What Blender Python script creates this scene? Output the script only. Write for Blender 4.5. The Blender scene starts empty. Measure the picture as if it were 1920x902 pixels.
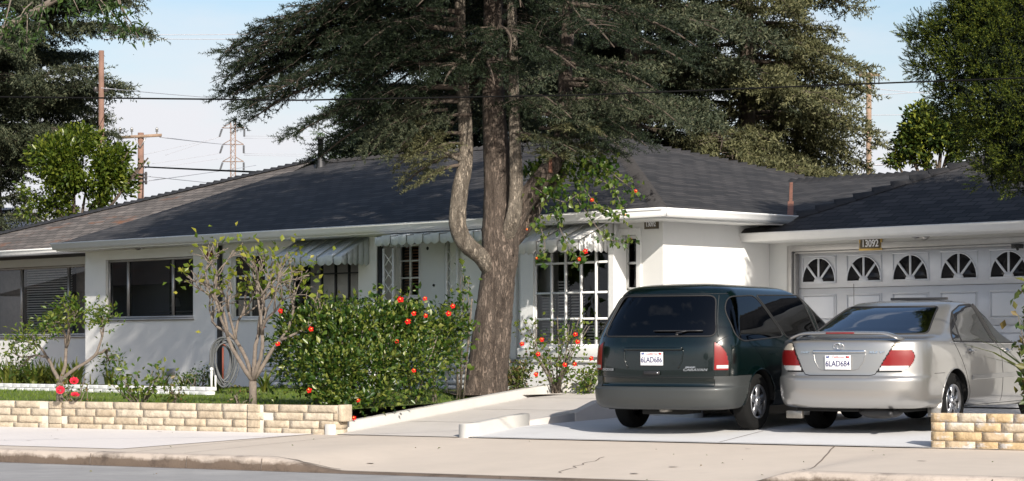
import bpy, bmesh, math, random
import numpy as np
from mathutils import Vector, Matrix
from mathutils.bvhtree import BVHTree

F = 4450.0; EYE = 1.35; HY = 660.0; CXP = 960.0     # pinhole fit of the photograph (1920 px wide)
R = math.radians
rng = np.random.default_rng(7)
random.seed(7)
scene = bpy.context.scene
COL = scene.collection

# ------------------------------------------------------------------ materials
M = {}
def nn(nt, t, **kw):
    n = nt.nodes.new(t)
    for k, v in kw.items():
        if k in n.inputs: n.inputs[k].default_value = v
        else: setattr(n, k, v)
    return n
def new_mat(name):
    m = bpy.data.materials.new(name); m.use_nodes = True
    nt = m.node_tree; nt.nodes.clear()
    out = nt.nodes.new('ShaderNodeOutputMaterial')
    b = nt.nodes.new('ShaderNodeBsdfPrincipled')
    nt.links.new(b.outputs[0], out.inputs[0])
    M[name] = m
    return m, nt, b, out
def ramp(nt, src, cols, pos=None):
    r = nt.nodes.new('ShaderNodeValToRGB')
    el = r.color_ramp.elements
    n = len(cols)
    while len(el) < n: el.new(0.5)
    for i, c in enumerate(cols):
        el[i].position = pos[i] if pos else i/(n-1)
        el[i].color = (c[0], c[1], c[2], 1)
    nt.links.new(src, r.inputs[0])
    return r
def mat(name, col, rough=.7, metal=0., var=.12, scale=6., bump=0., bscale=60., spec=.5, coat=0., detail=6., coord='Object', stain=None):
    m, nt, b, out = new_mat(name)
    tc = nt.nodes.new('ShaderNodeTexCoord')
    no = nn(nt, 'ShaderNodeTexNoise', Scale=scale, Detail=detail, Roughness=.65)
    nt.links.new(tc.outputs[coord], no.inputs['Vector'])
    c = np.array(col)
    r = ramp(nt, no.outputs[0], [c*(1-var), c, np.minimum(c*(1+var), .95)], [.3, .5, .7])
    last = r.outputs[0]
    if stain:
        n2 = nn(nt, 'ShaderNodeTexNoise', Scale=stain[1], Detail=8., Roughness=.7)
        nt.links.new(tc.outputs[coord], n2.inputs['Vector'])
        r2 = ramp(nt, n2.outputs[0], [(0,0,0), (1,1,1)], [stain[2], stain[3]])
        mx = nn(nt, 'ShaderNodeMix', data_type='RGBA')
        nt.links.new(r2.outputs[0], mx.inputs[0]); nt.links.new(last, mx.inputs[6])
        mx.inputs[7].default_value = (*stain[0], 1)
        last = mx.outputs[2]
    nt.links.new(last, b.inputs['Base Color'])
    b.inputs['Roughness'].default_value = rough
    b.inputs['Metallic'].default_value = metal
    b.inputs['Specular IOR Level'].default_value = spec
    b.inputs['Coat Weight'].default_value = coat
    b.inputs['Coat Roughness'].default_value = .04
    if bump:
        n3 = nn(nt, 'ShaderNodeTexNoise', Scale=bscale, Detail=5.)
        nt.links.new(tc.outputs[coord], n3.inputs['Vector'])
        bp = nn(nt, 'ShaderNodeBump', Strength=bump, Distance=.01)
        nt.links.new(n3.outputs[0], bp.inputs['Height']); nt.links.new(bp.outputs[0], b.inputs['Normal'])
    return m
def leaf_mat(name, cols, rough=.45, trans=.35, spec=.4):
    m, nt, b, out = new_mat(name)
    g = nt.nodes.new('ShaderNodeNewGeometry')
    n = len(cols)
    r = ramp(nt, g.outputs['Random Per Island'], cols)
    nt.links.new(r.outputs[0], b.inputs['Base Color'])
    b.inputs['Roughness'].default_value = rough
    b.inputs['Specular IOR Level'].default_value = spec
    t = nt.nodes.new('ShaderNodeBsdfTranslucent')
    hs = nn(nt, 'ShaderNodeHueSaturation', Saturation=1.1, Value=1.3)
    nt.links.new(r.outputs[0], hs.inputs['Color']); nt.links.new(hs.outputs[0], t.inputs['Color'])
    mx = nt.nodes.new('ShaderNodeMixShader'); mx.inputs[0].default_value = trans
    nt.links.new(b.outputs[0], mx.inputs[1]); nt.links.new(t.outputs[0], mx.inputs[2])
    nt.links.new(mx.outputs[0], out.inputs[0])
    return m
def glass_mat(name, tint, refl=.06, rough=.01):
    m, nt, b, out = new_mat(name)
    nt.nodes.remove(b)
    tr = nt.nodes.new('ShaderNodeBsdfTransparent'); tr.inputs[0].default_value = (*tint, 1)
    gl = nt.nodes.new('ShaderNodeBsdfGlossy'); gl.inputs['Roughness'].default_value = rough
    gl.inputs[0].default_value = (.95, .97, 1, 1)
    lw = nn(nt, 'ShaderNodeFresnel', IOR=1.5)
    ad = nn(nt, 'ShaderNodeMath', operation='ADD'); ad.inputs[1].default_value = refl
    nt.links.new(lw.outputs[0], ad.inputs[0])
    mx = nt.nodes.new('ShaderNodeMixShader')
    nt.links.new(ad.outputs[0], mx.inputs[0]); nt.links.new(tr.outputs[0], mx.inputs[1]); nt.links.new(gl.outputs[0], mx.inputs[2])
    nt.links.new(mx.outputs[0], out.inputs[0])
    return m

# ------------------------------------------------------------------ mesh building
class MB:
    def __init__(s): s.v = []; s.f = []; s.n = 0; s.mi = []; s.uv = []
    def add(s, V, Fc, mi=0, uv=None):
        V = np.asarray(V, float).reshape(-1, 3)
        s.v.append(V)
        if isinstance(Fc, np.ndarray): s.f.append(Fc + s.n)
        else: s.f.append([tuple(i + s.n for i in f) for f in Fc])
        s.mi.append(mi); s.uv.append(uv)
        s.n += len(V)
        return s
    def box(s, x0, x1, y0, y1, z0, z1, mi=0):
        V = [(x, y, z) for z in (z0, z1) for y in (y0, y1) for x in (x0, x1)]
        return s.add(V, [(0,2,3,1), (4,5,7,6), (0,1,5,4), (2,6,7,3), (0,4,6,2), (1,3,7,5)], mi)
    def hexa(s, P, mi=0):       # 8 points: bottom 4 ccw, top 4 ccw
        return s.add(P, [(3,2,1,0), (4,5,6,7), (0,1,5,4), (1,2,6,5), (2,3,7,6), (3,0,4,7)], mi)
    def quad(s, P, mi=0, uv=None): return s.add(P, [tuple(range(len(P)))], mi, uv)
    def prism(s, poly, a, b, axis='z', mi=0):
        n = len(poly)
        def mk(p, h):
            return {'z': (p[0], p[1], h), 'y': (p[0], h, p[1]), 'x': (h, p[0], p[1])}[axis]
        V = [mk(p, a) for p in poly] + [mk(p, b) for p in poly]
        fs = [tuple(range(n))[::-1], tuple(range(n, 2*n))] + [(i, (i+1) % n, n+(i+1) % n, n+i) for i in range(n)]
        return s.add(V, fs, mi)
    def tube(s, pts, r, k=8, caps=True, mi=0, jit=0.):
        pts = np.asarray(pts, float); n = len(pts)
        r = np.full(n, r, float) if np.isscalar(r) else np.asarray(r, float)
        t = np.gradient(pts, axis=0); t /= np.maximum(np.linalg.norm(t, axis=1, keepdims=True), 1e-9)
        ref = np.array([0., 0, 1]) if abs(t[0][2]) < .9 else np.array([1., 0, 0])
        V = []; prev = None
        ang = np.arange(k)*2*math.pi/k
        for i in range(n):
            if prev is None: a = np.cross(t[i], ref)
            else: a = prev - t[i]*np.dot(prev, t[i])
            a /= max(np.linalg.norm(a), 1e-9); prev = a
            b = np.cross(t[i], a)
            rr = r[i]*(1 + (rng.uniform(-jit, jit, k) if jit else 0))
            V.append(pts[i] + (np.cos(ang)*rr)[:, None]*a + (np.sin(ang)*rr)[:, None]*b)
        V = np.concatenate(V)
        fs = [(i*k+j, i*k+(j+1) % k, (i+1)*k+(j+1) % k, (i+1)*k+j) for i in range(n-1) for j in range(k)]
        if caps: fs += [tuple(range(k))[::-1], tuple((n-1)*k+j for j in range(k))]
        return s.add(V, fs, mi)
    def lathe(s, prof, c, axis='z', k=24, mi=0):
        n = len(prof); V = []
        for r_, h in prof:
            for j in range(k):
                a = 2*math.pi*j/k; p = (r_*math.cos(a), r_*math.sin(a), h)
                if axis == 'x': p = (p[2], p[0], p[1])
                if axis == 'y': p = (p[0], p[2], p[1])
                V.append((p[0]+c[0], p[1]+c[1], p[2]+c[2]))
        fs = [(i*k+j, i*k+(j+1) % k, (i+1)*k+(j+1) % k, (i+1)*k+j) for i in range(n-1) for j in range(k)]
        return s.add(V, fs, mi)
    def ball(s, c, rx, ry, rz, k=12, mi=0):
        prof = [(math.sin(math.pi*i/k), -math.cos(math.pi*i/k)) for i in range(k+1)]
        V = []
        for r_, h in prof:
            for j in range(k): 
                a = 2*math.pi*j/k; V.append((c[0]+rx*r_*math.cos(a), c[1]+ry*r_*math.sin(a), c[2]+rz*h))
        fs = [(i*k+j, i*k+(j+1) % k, (i+1)*k+(j+1) % k, (i+1)*k+j) for i in range(k) for j in range(k)]
        return s.add(V, fs, mi)
    def build(s, name, mats, parent=None, smooth=False, bevel=0., recalc=False, loc=None):
        if not isinstance(mats, (list, tuple)): mats = [mats]
        me = bpy.data.meshes.new(name)
        V = np.concatenate(s.v)
        counts = []; idx = []; mi = []; uvs = []
        for blk, m_, uv in zip(s.f, s.mi, s.uv):
            if isinstance(blk, np.ndarray):
                counts.append(np.full(len(blk), blk.shape[1])); idx.append(blk.ravel()); mi.append(np.full(len(blk), m_))
                nl = blk.size
            else:
                counts.append(np.array([len(f) for f in blk])); q = np.array([i for f in blk for i in f]); idx.append(q); mi.append(np.full(len(blk), m_))
                nl = len(q)
            uvs.append(np.zeros((nl, 2)) if uv is None else np.asarray(uv, float).reshape(-1, 2))
        counts = np.concatenate(counts); idx = np.concatenate(idx); mi = np.concatenate(mi)
        me.vertices.add(len(V)); me.vertices.foreach_set('co', V.astype(np.float32).ravel())
        me.loops.add(len(idx)); me.loops.foreach_set('vertex_index', idx.astype(np.int32))
        me.polygons.add(len(counts))
        st = np.concatenate([[0], np.cumsum(counts)[:-1]])
        me.polygons.foreach_set('loop_start', st.astype(np.int32)); me.polygons.foreach_set('loop_total', counts.astype(np.int32))
        if any(u is not None for u in s.uv):
            me.uv_layers.new(name='UVMap').data.foreach_set('uv', np.concatenate(uvs).astype(np.float32).ravel())
        for m_ in mats: me.materials.append(M[m_] if isinstance(m_, str) else m_)
        me.polygons.foreach_set('material_index', mi.astype(np.int32))
        if smooth: me.polygons.foreach_set('use_smooth', np.ones(len(counts), bool))
        me.update(calc_edges=True); me.validate()
        if recalc:
            bm = bmesh.new(); bm.from_mesh(me); bmesh.ops.recalc_face_normals(bm, faces=bm.faces); bm.to_mesh(me); bm.free()
        o = bpy.data.objects.new(name, me); COL.objects.link(o)
        if parent: o.parent = parent
        if loc is not None: o.location = loc
        if bevel:
            b = o.modifiers.new('bevel', 'BEVEL'); b.width = bevel; b.segments = 2; b.limit_method = 'ANGLE'
        return o
def tag(o, label=None, cat=None, group=None, kind=None):
    if label: o['label'] = label
    if cat: o['category'] = cat
    if group: o['group'] = group
    if kind: o['kind'] = kind
    return o
def thing(name, label, cat, loc=(0,0,0), rz=0., group=None, rot=None):
    o = bpy.data.objects.new(name, None); COL.objects.link(o)
    o.location = loc; o.rotation_euler = rot if rot else (0, 0, rz); o.empty_display_size = .2
    return tag(o, label, cat, group)
def text(name, s, size, m, parent, loc, rot, extrude=.002, sx=1., shear=0., bold=0.):
    cu = bpy.data.curves.new(name, 'FONT'); cu.body = s; cu.size = size; cu.extrude = extrude
    cu.align_x = 'CENTER'; cu.align_y = 'CENTER'; cu.shear = shear; cu.offset = bold
    t = bpy.data.objects.new(name+'_c', cu); COL.objects.link(t)
    dg = bpy.context.evaluated_depsgraph_get()
    me = bpy.data.meshes.new_from_object(t.evaluated_get(dg)); me.materials.clear(); me.materials.append(M[m])
    bpy.data.objects.remove(t); bpy.data.curves.remove(cu)
    o = bpy.data.objects.new(name, me); COL.objects.link(o); o.parent = parent
    o.location = loc; o.rotation_euler = rot; o.scale = (sx, 1, 1)
    return o
def P3(px, py, Z):
    return np.array([(px-CXP)/F*Z, Z, EYE-(py-HY)/F*Z])
class Frame:                 # a plan frame turned clockwise by yaw: x runs to the right and nearer, y runs away
    def __init__(s, ox, oy, oz, yaw):
        s.o = np.array([ox, oy, oz], float); a = R(yaw); s.a = a; s.c = math.cos(a); s.s = math.sin(a)
    def u(s, px, v=0.):
        k = (px-CXP)/F
        return (k*(s.o[1]+s.c*v) - s.o[0]-s.s*v)/(s.c+s.s*k)
    def Z(s, u, v): return s.o[1]-s.s*u+s.c*v
    def z(s, py, u, v): return EYE-(py-HY)/F*s.Z(u, v)-s.o[2]
    def w(s, u, v, z=0.): return np.array([s.o[0]+s.c*u+s.s*v, s.o[1]-s.s*u+s.c*v, s.o[2]+z])
    def loc(s, p):
        d = np.asarray(p, float)-s.o
        return np.array([s.c*d[0]-s.s*d[1], s.s*d[0]+s.c*d[1], d[2]])

# ------------------------------------------------------------------ foliage
def unit(a): return a/np.maximum(np.linalg.norm(a, axis=-1, keepdims=True), 1e-9)
def rand_dirs(n): return unit(rng.normal(size=(n, 3)))
def leaves(mb, P, D, L, W, fold=.25, mi=0):
    """folded leaf blades: base P, direction D"""
    n = len(P); D = unit(D)
    L = np.broadcast_to(np.asarray(L, float), (n,))[:, None]*rng.uniform(.7, 1.2, (n, 1)); W = L*W
    S = unit(np.cross(D, rand_dirs(n))); N = np.cross(D, S)
    N *= np.where(N[:, 2:3] < 0, -1, 1)
    V = np.stack([P, P+D*L*.45+S*W*.5+N*W*fold, P+D*L-N*L*.1, P+D*L*.45-S*W*.5+N*W*fold], 1).reshape(-1, 3)
    b = np.arange(n)[:, None]*4
    mb.add(V, np.concatenate([b+[0, 1, 2], b+[0, 2, 3]]), mi)
def make_twig(nn_=20, L=.2, nl=.045, nw=.011, spread=.9):
    V = []; Fc = []
    for i in range(nn_):
        s = (i+.5)/nn_; a = rng.uniform(0, 2*math.pi)
        p = np.array([s*L, 0, 0]); d = unit(np.array([.55, math.cos(a)*spread, math.sin(a)*spread]))
        l = nl*(1-.4*s)*rng.uniform(.8, 1.2); sd = unit(np.cross(d, rand_dirs(1)[0]))*nw*.5
        k = len(V); V += [p-sd, p+sd, p+d*l]; Fc.append((k, k+1, k+2))
    k = len(V); w = .004
    V += [(0, -w, 0), (0, w, 0), (L, 0, 0)]; Fc.append((k, k+1, k+2))
    return np.array(V), np.array(Fc)
def twigs(mb, P, D, tmpl, scale=1., mi=0):
    V, Fc = tmpl; n = len(P); D = unit(D)
    A = unit(np.cross(D, rand_dirs(n))); B = np.cross(D, A)
    sc = (np.broadcast_to(np.asarray(scale, float), (n,))*rng.uniform(.75, 1.25, n))[:, None, None]
    X = P[:, None, :] + sc*(V[None, :, 0:1]*D[:, None, :] + V[None, :, 1:2]*A[:, None, :] + V[None, :, 2:3]*B[:, None, :])
    m = len(V)
    mb.add(X.reshape(-1, 3), ((np.arange(n)*m)[:, None, None]+Fc[None]).reshape(-1, Fc.shape[1]), mi)
def branch_curve(p0, az, L, rise=.15, droop=.35, n=8, wob=.04):
    s = np.linspace(0, 1, n)[:, None]
    h = np.array([math.cos(az), math.sin(az), 0.]); q = np.array([-h[1], h[0], 0])
    ph = rng.uniform(0, 6)
    return np.asarray(p0)+h*L*s+np.array([0, 0, 1.])*L*(rise*s-droop*s*s)+q*L*wob*np.sin(s*5+ph)
def cedar_branch(wood, P, D, p0, az, L, rise=.15, droop=.35, rad=.05, gap=.1, lat=.42, down=.35, start=.15, ztop=1e9):
    c = branch_curve(p0, az, L, rise, droop)
    wood.tube(c, np.linspace(rad, .008, len(c)), 5)
    ns = int(L/gap)
    for i in range(ns):
        s = start+(1-start)*(i+.5)/ns
        x = s*(len(c)-1); k = min(int(x), len(c)-2); p = c[k]+(c[k+1]-c[k])*(x-k)
        for sd in (-1, 1):
            l = L*lat*(1-.75*s)*rng.uniform(.6, 1.1)+.12
            a2 = az+sd*R(rng.uniform(40, 70))
            cc = branch_curve(p, a2, l, .05, rng.uniform(.15, .5), n=5)
            if l > .5: wood.tube(cc, np.linspace(rad*.25, .004, 5), 3, caps=False)
            m = max(3, int(l/.075))
            t = rng.uniform(.1, 1, m)*(len(cc)-1); kk = np.minimum(t.astype(int), len(cc)-2)
            pp = cc[kk]+(cc[kk+1]-cc[kk])*(t-kk)[:, None]
            a3 = a2+rng.uniform(-1.1, 1.1, m)
            dd = np.stack([np.cos(a3), np.sin(a3), rng.uniform(-down*1.8, down*.6, m)], 1)
            P.append(pp); D.append(dd)
    return c
def clump_points(c, r, n, shell=.55):
    d = rand_dirs(n); rad = (shell+(1-shell)*rng.random(n))[:, None]
    return np.asarray(c)+d*rad*np.asarray(r), d
def grow(segs, tips, p, d, L, r, depth, spread=.6, up=.15, nb=(2, 3), shrink=.72, wob=.15):
    n = 4; pts = [np.array(p)]; q = np.array(p, float); dd = np.array(d, float)
    for i in range(n):
        dd = unit(dd+rng.normal(size=3)*wob+np.array([0, 0, up*.3])); q = q+dd*L/n; pts.append(q.copy())
    segs.append((pts, np.linspace(r, r*.72, n+1)))
    if depth == 0: tips.append((q.copy(), dd.copy())); return
    for _ in range(rng.integers(nb[0], nb[1]+1)):
        nd = unit(dd+rand_dirs(1)[0]*spread+np.array([0, 0, up]))
        grow(segs, tips, q, nd, L*shrink*rng.uniform(.8, 1.15), r*.66, depth-1, spread, up, nb, shrink, wob)
# ------------------------------------------------------------------ material set
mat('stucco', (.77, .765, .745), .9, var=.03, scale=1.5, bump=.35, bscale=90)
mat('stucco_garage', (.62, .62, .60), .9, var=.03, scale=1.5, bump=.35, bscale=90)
mat('white_paint', (.84, .84, .83), .45, var=.03, scale=3)
mat('white_trim', (.78, .78, .76), .5, var=.05, scale=8, stain=((.45, .43, .4), 9, .62, .8))
mat('door_paint', (.66, .67, .67), .5, var=.02)
mat('garage_door', (.64, .65, .68), .45, var=.02)
mat('alu', (.42, .41, .40), .4, .6, var=.08)
mat('dark_metal', (.03, .03, .032), .5, .3)
mat('awning', (.62, .66, .70), .5, var=.06, scale=4, stain=((.35, .38, .42), 6, .6, .78))
mat('blind', (.72, .68, .62), .6, var=.05)
mat('drape', (.30, .25, .21), .9, var=.2)
mat('curtain', (.75, .70, .62), .9, var=.12, scale=5)
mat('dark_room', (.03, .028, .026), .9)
mat('wood_inside', (.32, .17, .09), .7, var=.2)
mat('white_brick', (.74, .74, .74), .8, var=.08, scale=8, bump=.4, bscale=30)
mat('concrete_new', (.585, .585, .59), .85, var=.05, scale=1.2, bump=.15, bscale=140, stain=((.50, .47, .42), 2.2, .58, .85))
mat('concrete_ramp', (.52, .485, .45), .85, var=.07, scale=1.6, bump=.2, bscale=120, stain=((.42, .36, .28), 2.6, .60, .85))
mat('concrete_kerb', (.50, .485, .455), .85, var=.06, scale=2, bump=.2, bscale=120, stain=((.40, .34, .26), 2.2, .58, .8))
mat('pavement', (.545, .475, .405), .88, var=.05, scale=1.7, bump=.25, bscale=160, stain=((.46, .40, .35), 1.3, .60, .85))
mat('pavement_pale', (.68, .64, .62), .88, var=.04, scale=.9, bump=.2, bscale=160)
mat('curb', (.45, .385, .33), .9, var=.14, scale=2.2, bump=.5, bscale=50, stain=((.14, .115, .10), 2.4, .50, .72))
def curb_dirt():
    m = M['curb']; nt = m.node_tree; b = [n for n in nt.nodes if n.type == 'BSDF_PRINCIPLED'][0]; src = b.inputs['Base Color'].links[0].from_socket
    g = nt.nodes.new('ShaderNodeNewGeometry'); sp = nt.nodes.new('ShaderNodeSeparateXYZ'); nt.links.new(g.outputs['Position'], sp.inputs[0])
    no = nn(nt, 'ShaderNodeTexNoise', Scale=2.6, Detail=8., Roughness=.7); nt.links.new(g.outputs['Position'], no.inputs[0])
    mu = nn(nt, 'ShaderNodeMath', operation='MULTIPLY_ADD'); nt.links.new(no.outputs[0], mu.inputs[0]); mu.inputs[1].default_value = -.22; nt.links.new(sp.outputs[2], mu.inputs[2])
    r = ramp(nt, mu.outputs[0], [(.30, .26, .23), (.62, .60, .58), (1, 1, 1)], [.0, .02, .045])
    r.color_ramp.interpolation = 'EASE'
    mx = nn(nt, 'ShaderNodeMix', data_type='RGBA', blend_type='MULTIPLY'); mx.inputs[0].default_value = 1; nt.links.new(src, mx.inputs[6]); nt.links.new(r.outputs[0], mx.inputs[7]); nt.links.new(mx.outputs[2], b.inputs['Base Color'])
curb_dirt()
mat('asphalt', (.285, .28, .28), .92, var=.10, scale=2.5, bump=.08, bscale=90, stain=((.40, .39, .38), .6, .5, .75))
mat('gutter_line', (.24, .20, .18), .9, var=.3, scale=4)
mat('crack', (.16, .13, .11), .95)
mat('stain', (.30, .255, .22), .9, var=.3, scale=6)
mat('block_mortar', (.50, .46, .40), .95, bump=.4, bscale=80)
mat('soil', (.10, .07, .05), .95, var=.3, bump=.6, bscale=30)
mat('ground_far', (.12, .12, .08), .95, var=.3, scale=.3)
mat('rubber', (.014, .014, .015), .75)
mat('tyre', (.009, .009, .009), .9, bump=.2, bscale=80, spec=.2)
mat('plastic_black', (.02, .02, .022), .5)
mat('under', (.012, .012, .012), .9)
mat('chrome', (.75, .76, .78), .12, 1.)
mat('alloy', (.50, .51, .54), .28, .9)
mat('exhaust', (.3, .28, .25), .45, .9, var=.3)
mat('copper', (.26, .12, .08), .7, .1, var=.4, scale=12)
mat('bronze', (.12, .10, .07), .45, .5)
mat('gold', (.45, .30, .09), .4, .6)
mat('plate_white', (.82, .82, .84), .4, var=.01)
mat('plate_text', (.03, .03, .12), .5)
mat('red_print', (.65, .06, .06), .5)
mat('blue_print', (.08, .12, .4), .5)
mat('seat_cloth', (.14, .14, .14), .9)
mat('seat_dark', (.06, .06, .06), .9)
mat('hose', (.10, .105, .11), .5)
mat('red_round', (.20, .05, .03), .6)
mat('pole_wood', (.20, .115, .085), .85, var=.25, scale=3, bump=.4, bscale=20)
mat('pole_pale', (.27, .185, .13), .85, var=.25, scale=3)
mat('tower_steel', (.33, .24, .20), .7, .2, var=.2)
mat('insulator', (.05, .045, .045), .3)
mat('cable', (.006, .006, .006), .9, spec=.1)
mat('wire_far', (.42, .42, .46), .7)
mat('bark_light', (.33, .27, .21), .95, var=.5, scale=14, bump=1., bscale=34, stain=((.10, .075, .055), 18, .48, .6))
mat('bark_thin', (.165, .135, .11), .9, var=.3, scale=20, bump=.5, bscale=60)
mat('bark_far', (.085, .065, .05), .95, var=.3, scale=8)
mat('petal', (.50, .008, .006), .8, var=.15, spec=.2)
mat('petal_pink', (.62, .03, .06), .7, var=.3, scale=40, spec=.2)
mat('petal_inner', (.75, .45, .1), .5)
mat('neighbour_wall', (.45, .45, .46), .9)
mat('neighbour_roof', (.30, .30, .31), .9)
leaf_mat('leaf_hedge', [(.012, .036, .006), (.03, .07, .010), (.09, .14, .018), (.22, .24, .05)], .34, .3, .5)
leaf_mat('leaf_yellow', [(.07, .12, .015), (.13, .19, .025), (.22, .25, .035), (.34, .31, .05)], .4, .45)
leaf_mat('leaf_small', [(.04, .09, .015), (.08, .14, .02), (.14, .18, .03), (.20, .22, .04)], .35, .4)
leaf_mat('leaf_rose', [(.04, .08, .02), (.09, .13, .03), (.14, .16, .04), (.20, .11, .05)], .4, .4)
leaf_mat('leaf_vine', [(.03, .07, .012), (.06, .12, .02), (.12, .17, .03), (.17, .20, .04)], .35, .4)
leaf_mat('leaf_magnolia', [(.03, .055, .008), (.06, .095, .012), (.11, .15, .02), (.20, .23, .035)], .3, .35)
leaf_mat('leaf_strap', [(.04, .08, .015), (.08, .12, .02), (.16, .17, .03), (.04, .07, .02)], .4, .3)
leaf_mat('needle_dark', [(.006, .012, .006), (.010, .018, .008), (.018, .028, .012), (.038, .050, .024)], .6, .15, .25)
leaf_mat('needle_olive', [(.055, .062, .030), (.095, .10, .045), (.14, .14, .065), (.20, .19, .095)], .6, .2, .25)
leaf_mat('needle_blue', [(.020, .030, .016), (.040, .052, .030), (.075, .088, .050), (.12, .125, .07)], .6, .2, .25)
leaf_mat('needle_bright', [(.035, .060, .010), (.060, .095, .012), (.10, .14, .018), (.17, .20, .028)], .6, .12, .25)
leaf_mat('needle_juniper', [(.010, .022, .004), (.022, .042, .006), (.070, .095, .012), (.20, .215, .026)], .65, .05, .2)
leaf_mat('leaf_bough', [(.02, .045, .012), (.035, .07, .015), (.06, .10, .02)], .45, .3)
leaf_mat('needle_pine', [(.03, .07, .015), (.06, .11, .02), (.09, .14, .03)], .55, .25, .3)
leaf_mat('grass', [(.08, .14, .012), (.12, .19, .018), (.16, .23, .025), (.21, .26, .04)], .5, .4)
mat('lawn_base', (.10, .14, .025), .95, var=.4, scale=14, bump=.8, bscale=60)

def paint(name, col, metal, rough, coat=1., flake=0.):
    m, nt, b, out = new_mat(name)
    b.inputs['Base Color'].default_value = (*col, 1); b.inputs['Metallic'].default_value = metal
    b.inputs['Roughness'].default_value = rough; b.inputs['Coat Weight'].default_value = coat; b.inputs['Coat Roughness'].default_value = .03
    tc = nt.nodes.new('ShaderNodeTexCoord')
    no = nn(nt, 'ShaderNodeTexNoise', Scale=3., Detail=3.)
    nt.links.new(tc.outputs['Object'], no.inputs['Vector'])
    mr = nn(nt, 'ShaderNodeMapRange'); mr.inputs[3].default_value = rough*.85; mr.inputs[4].default_value = rough*1.2
    nt.links.new(no.outputs[0], mr.inputs[0]); nt.links.new(mr.outputs[0], b.inputs['Roughness'])
    return m
paint('paint_green', (.0006, .0045, .0042), .0, .2, .6)
paint('paint_silver', (.42, .41, .395), .75, .34)
paint('bumper_grey', (.042, .046, .046), .1, .5, .12)
paint('lamp_red', (.20, .0025, .003), 0., .3, .35)
paint('lamp_clear', (.70, .68, .66), .3, .15)
paint('lamp_amber', (.70, .62, .50), .3, .2)
glass_mat('glass_tint', (.03, .03, .04), .0)
glass_mat('glass_car', (.12, .18, .20), .30)
glass_mat('glass_mid', (.30, .30, .32), -.015)
glass_mat('glass_door_green', (.30, .42, .38), .02)
glass_mat('glass_house', (.86, .86, .86), -.01)
m_, nt_, b_, o_ = new_mat('glass_dark'); b_.inputs['Base Color'].default_value = (.012, .011, .012, 1); b_.inputs['Roughness'].default_value = .12; b_.inputs['Specular IOR Level'].default_value = .25

# roof shingles: rows follow the UV, which is laid out in metres on the slope
def shingle(name, c0, c1, moss=0.):
    m, nt, b, out = new_mat(name)
    uv = nt.nodes.new('ShaderNodeTexCoord')
    mp = nt.nodes.new('ShaderNodeMapping'); nt.links.new(uv.outputs['UV'], mp.inputs[0])
    br = nn(nt, 'ShaderNodeTexBrick', Scale=1.)
    br.inputs['Color1'].default_value = (*c0, 1); br.inputs['Color2'].default_value = (*c1, 1)
    br.inputs['Mortar'].default_value = (c0[0]*.35, c0[1]*.35, c0[2]*.35, 1)  # dark lines paint the shadow under each row of shingles
    br.inputs['Mortar Size'].default_value = .012; br.inputs['Brick Width'].default_value = .31; br.inputs['Row Height'].default_value = .15
    br.inputs['Bias'].default_value = -.1
    nz = nn(nt, 'ShaderNodeTexNoise', Scale=2.5, Detail=3.)
    nt.links.new(uv.outputs['UV'], nz.inputs['Vector'])
    ad = nn(nt, 'ShaderNodeMix', data_type='VECTOR'); ad.inputs[0].default_value = .012
    nt.links.new(mp.outputs[0], ad.inputs[4]); nt.links.new(nz.outputs['Color'], ad.inputs[5])
    nt.links.new(ad.outputs[1], br.inputs['Vector'])
    n2 = nn(nt, 'ShaderNodeTexNoise', Scale=.8, Detail=8., Roughness=.75)
    nt.links.new(uv.outputs['UV'], n2.inputs['Vector'])
    r2 = ramp(nt, n2.outputs[0], [(.7, .7, .7), (1.3, 1.28, 1.25)], [.3, .7])
    mx = nn(nt, 'ShaderNodeMix', data_type='RGBA', blend_type='MULTIPLY'); mx.inputs[0].default_value = 1
    nt.links.new(br.outputs['Color'], mx.inputs[6]); nt.links.new(r2.outputs[0], mx.inputs[7])
    last = mx.outputs[2]
    if moss:
        n3 = nn(nt, 'ShaderNodeTexNoise', Scale=1.1, Detail=9., Roughness=.7)
        mp3 = nt.nodes.new('ShaderNodeMapping'); mp3.inputs['Scale'].default_value = (.55, 1.6, 1); nt.links.new(uv.outputs['UV'], mp3.inputs[0]); nt.links.new(mp3.outputs[0], n3.inputs[0])
        r3 = ramp(nt, n3.outputs[0], [(0, 0, 0), (1, 1, 1)], [.56, .66])
        m3 = nn(nt, 'ShaderNodeMix', data_type='RGBA'); nt.links.new(r3.outputs[0], m3.inputs[0]); nt.links.new(last, m3.inputs[6]); m3.inputs[7].default_value = (.20, .085, .04, 1)
        last = m3.outputs[2]
    nt.links.new(last, b.inputs['Base Color']); b.inputs['Roughness'].default_value = .9
    bp = nn(nt, 'ShaderNodeBump', Strength=.8, Distance=.02)
    sp = nt.nodes.new('ShaderNodeSeparateXYZ'); nt.links.new(mp.outputs[0], sp.inputs[0])
    dv = nn(nt, 'ShaderNodeMath', operation='DIVIDE'); dv.inputs[1].default_value = .15; nt.links.new(sp.outputs[1], dv.inputs[0])
    fr = nn(nt, 'ShaderNodeMath', operation='FRACT'); nt.links.new(dv.outputs[0], fr.inputs[0])
    sb = nn(nt, 'ShaderNodeMath', operation='SUBTRACT'); sb.inputs[0].default_value = 1; nt.links.new(fr.outputs[0], sb.inputs[1])
    nt.links.new(sb.outputs[0], bp.inputs['Height']); nt.links.new(bp.outputs[0], b.inputs['Normal'])
    return m
shingle('shingle', (.022, .0215, .024), (.062, .058, .059))
shingle('shingle_brown', (.10, .088, .080), (.19, .165, .15), moss=1.)
mat('ridge_cap', (.035, .033, .034), .9, var=.3, scale=5)

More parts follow.
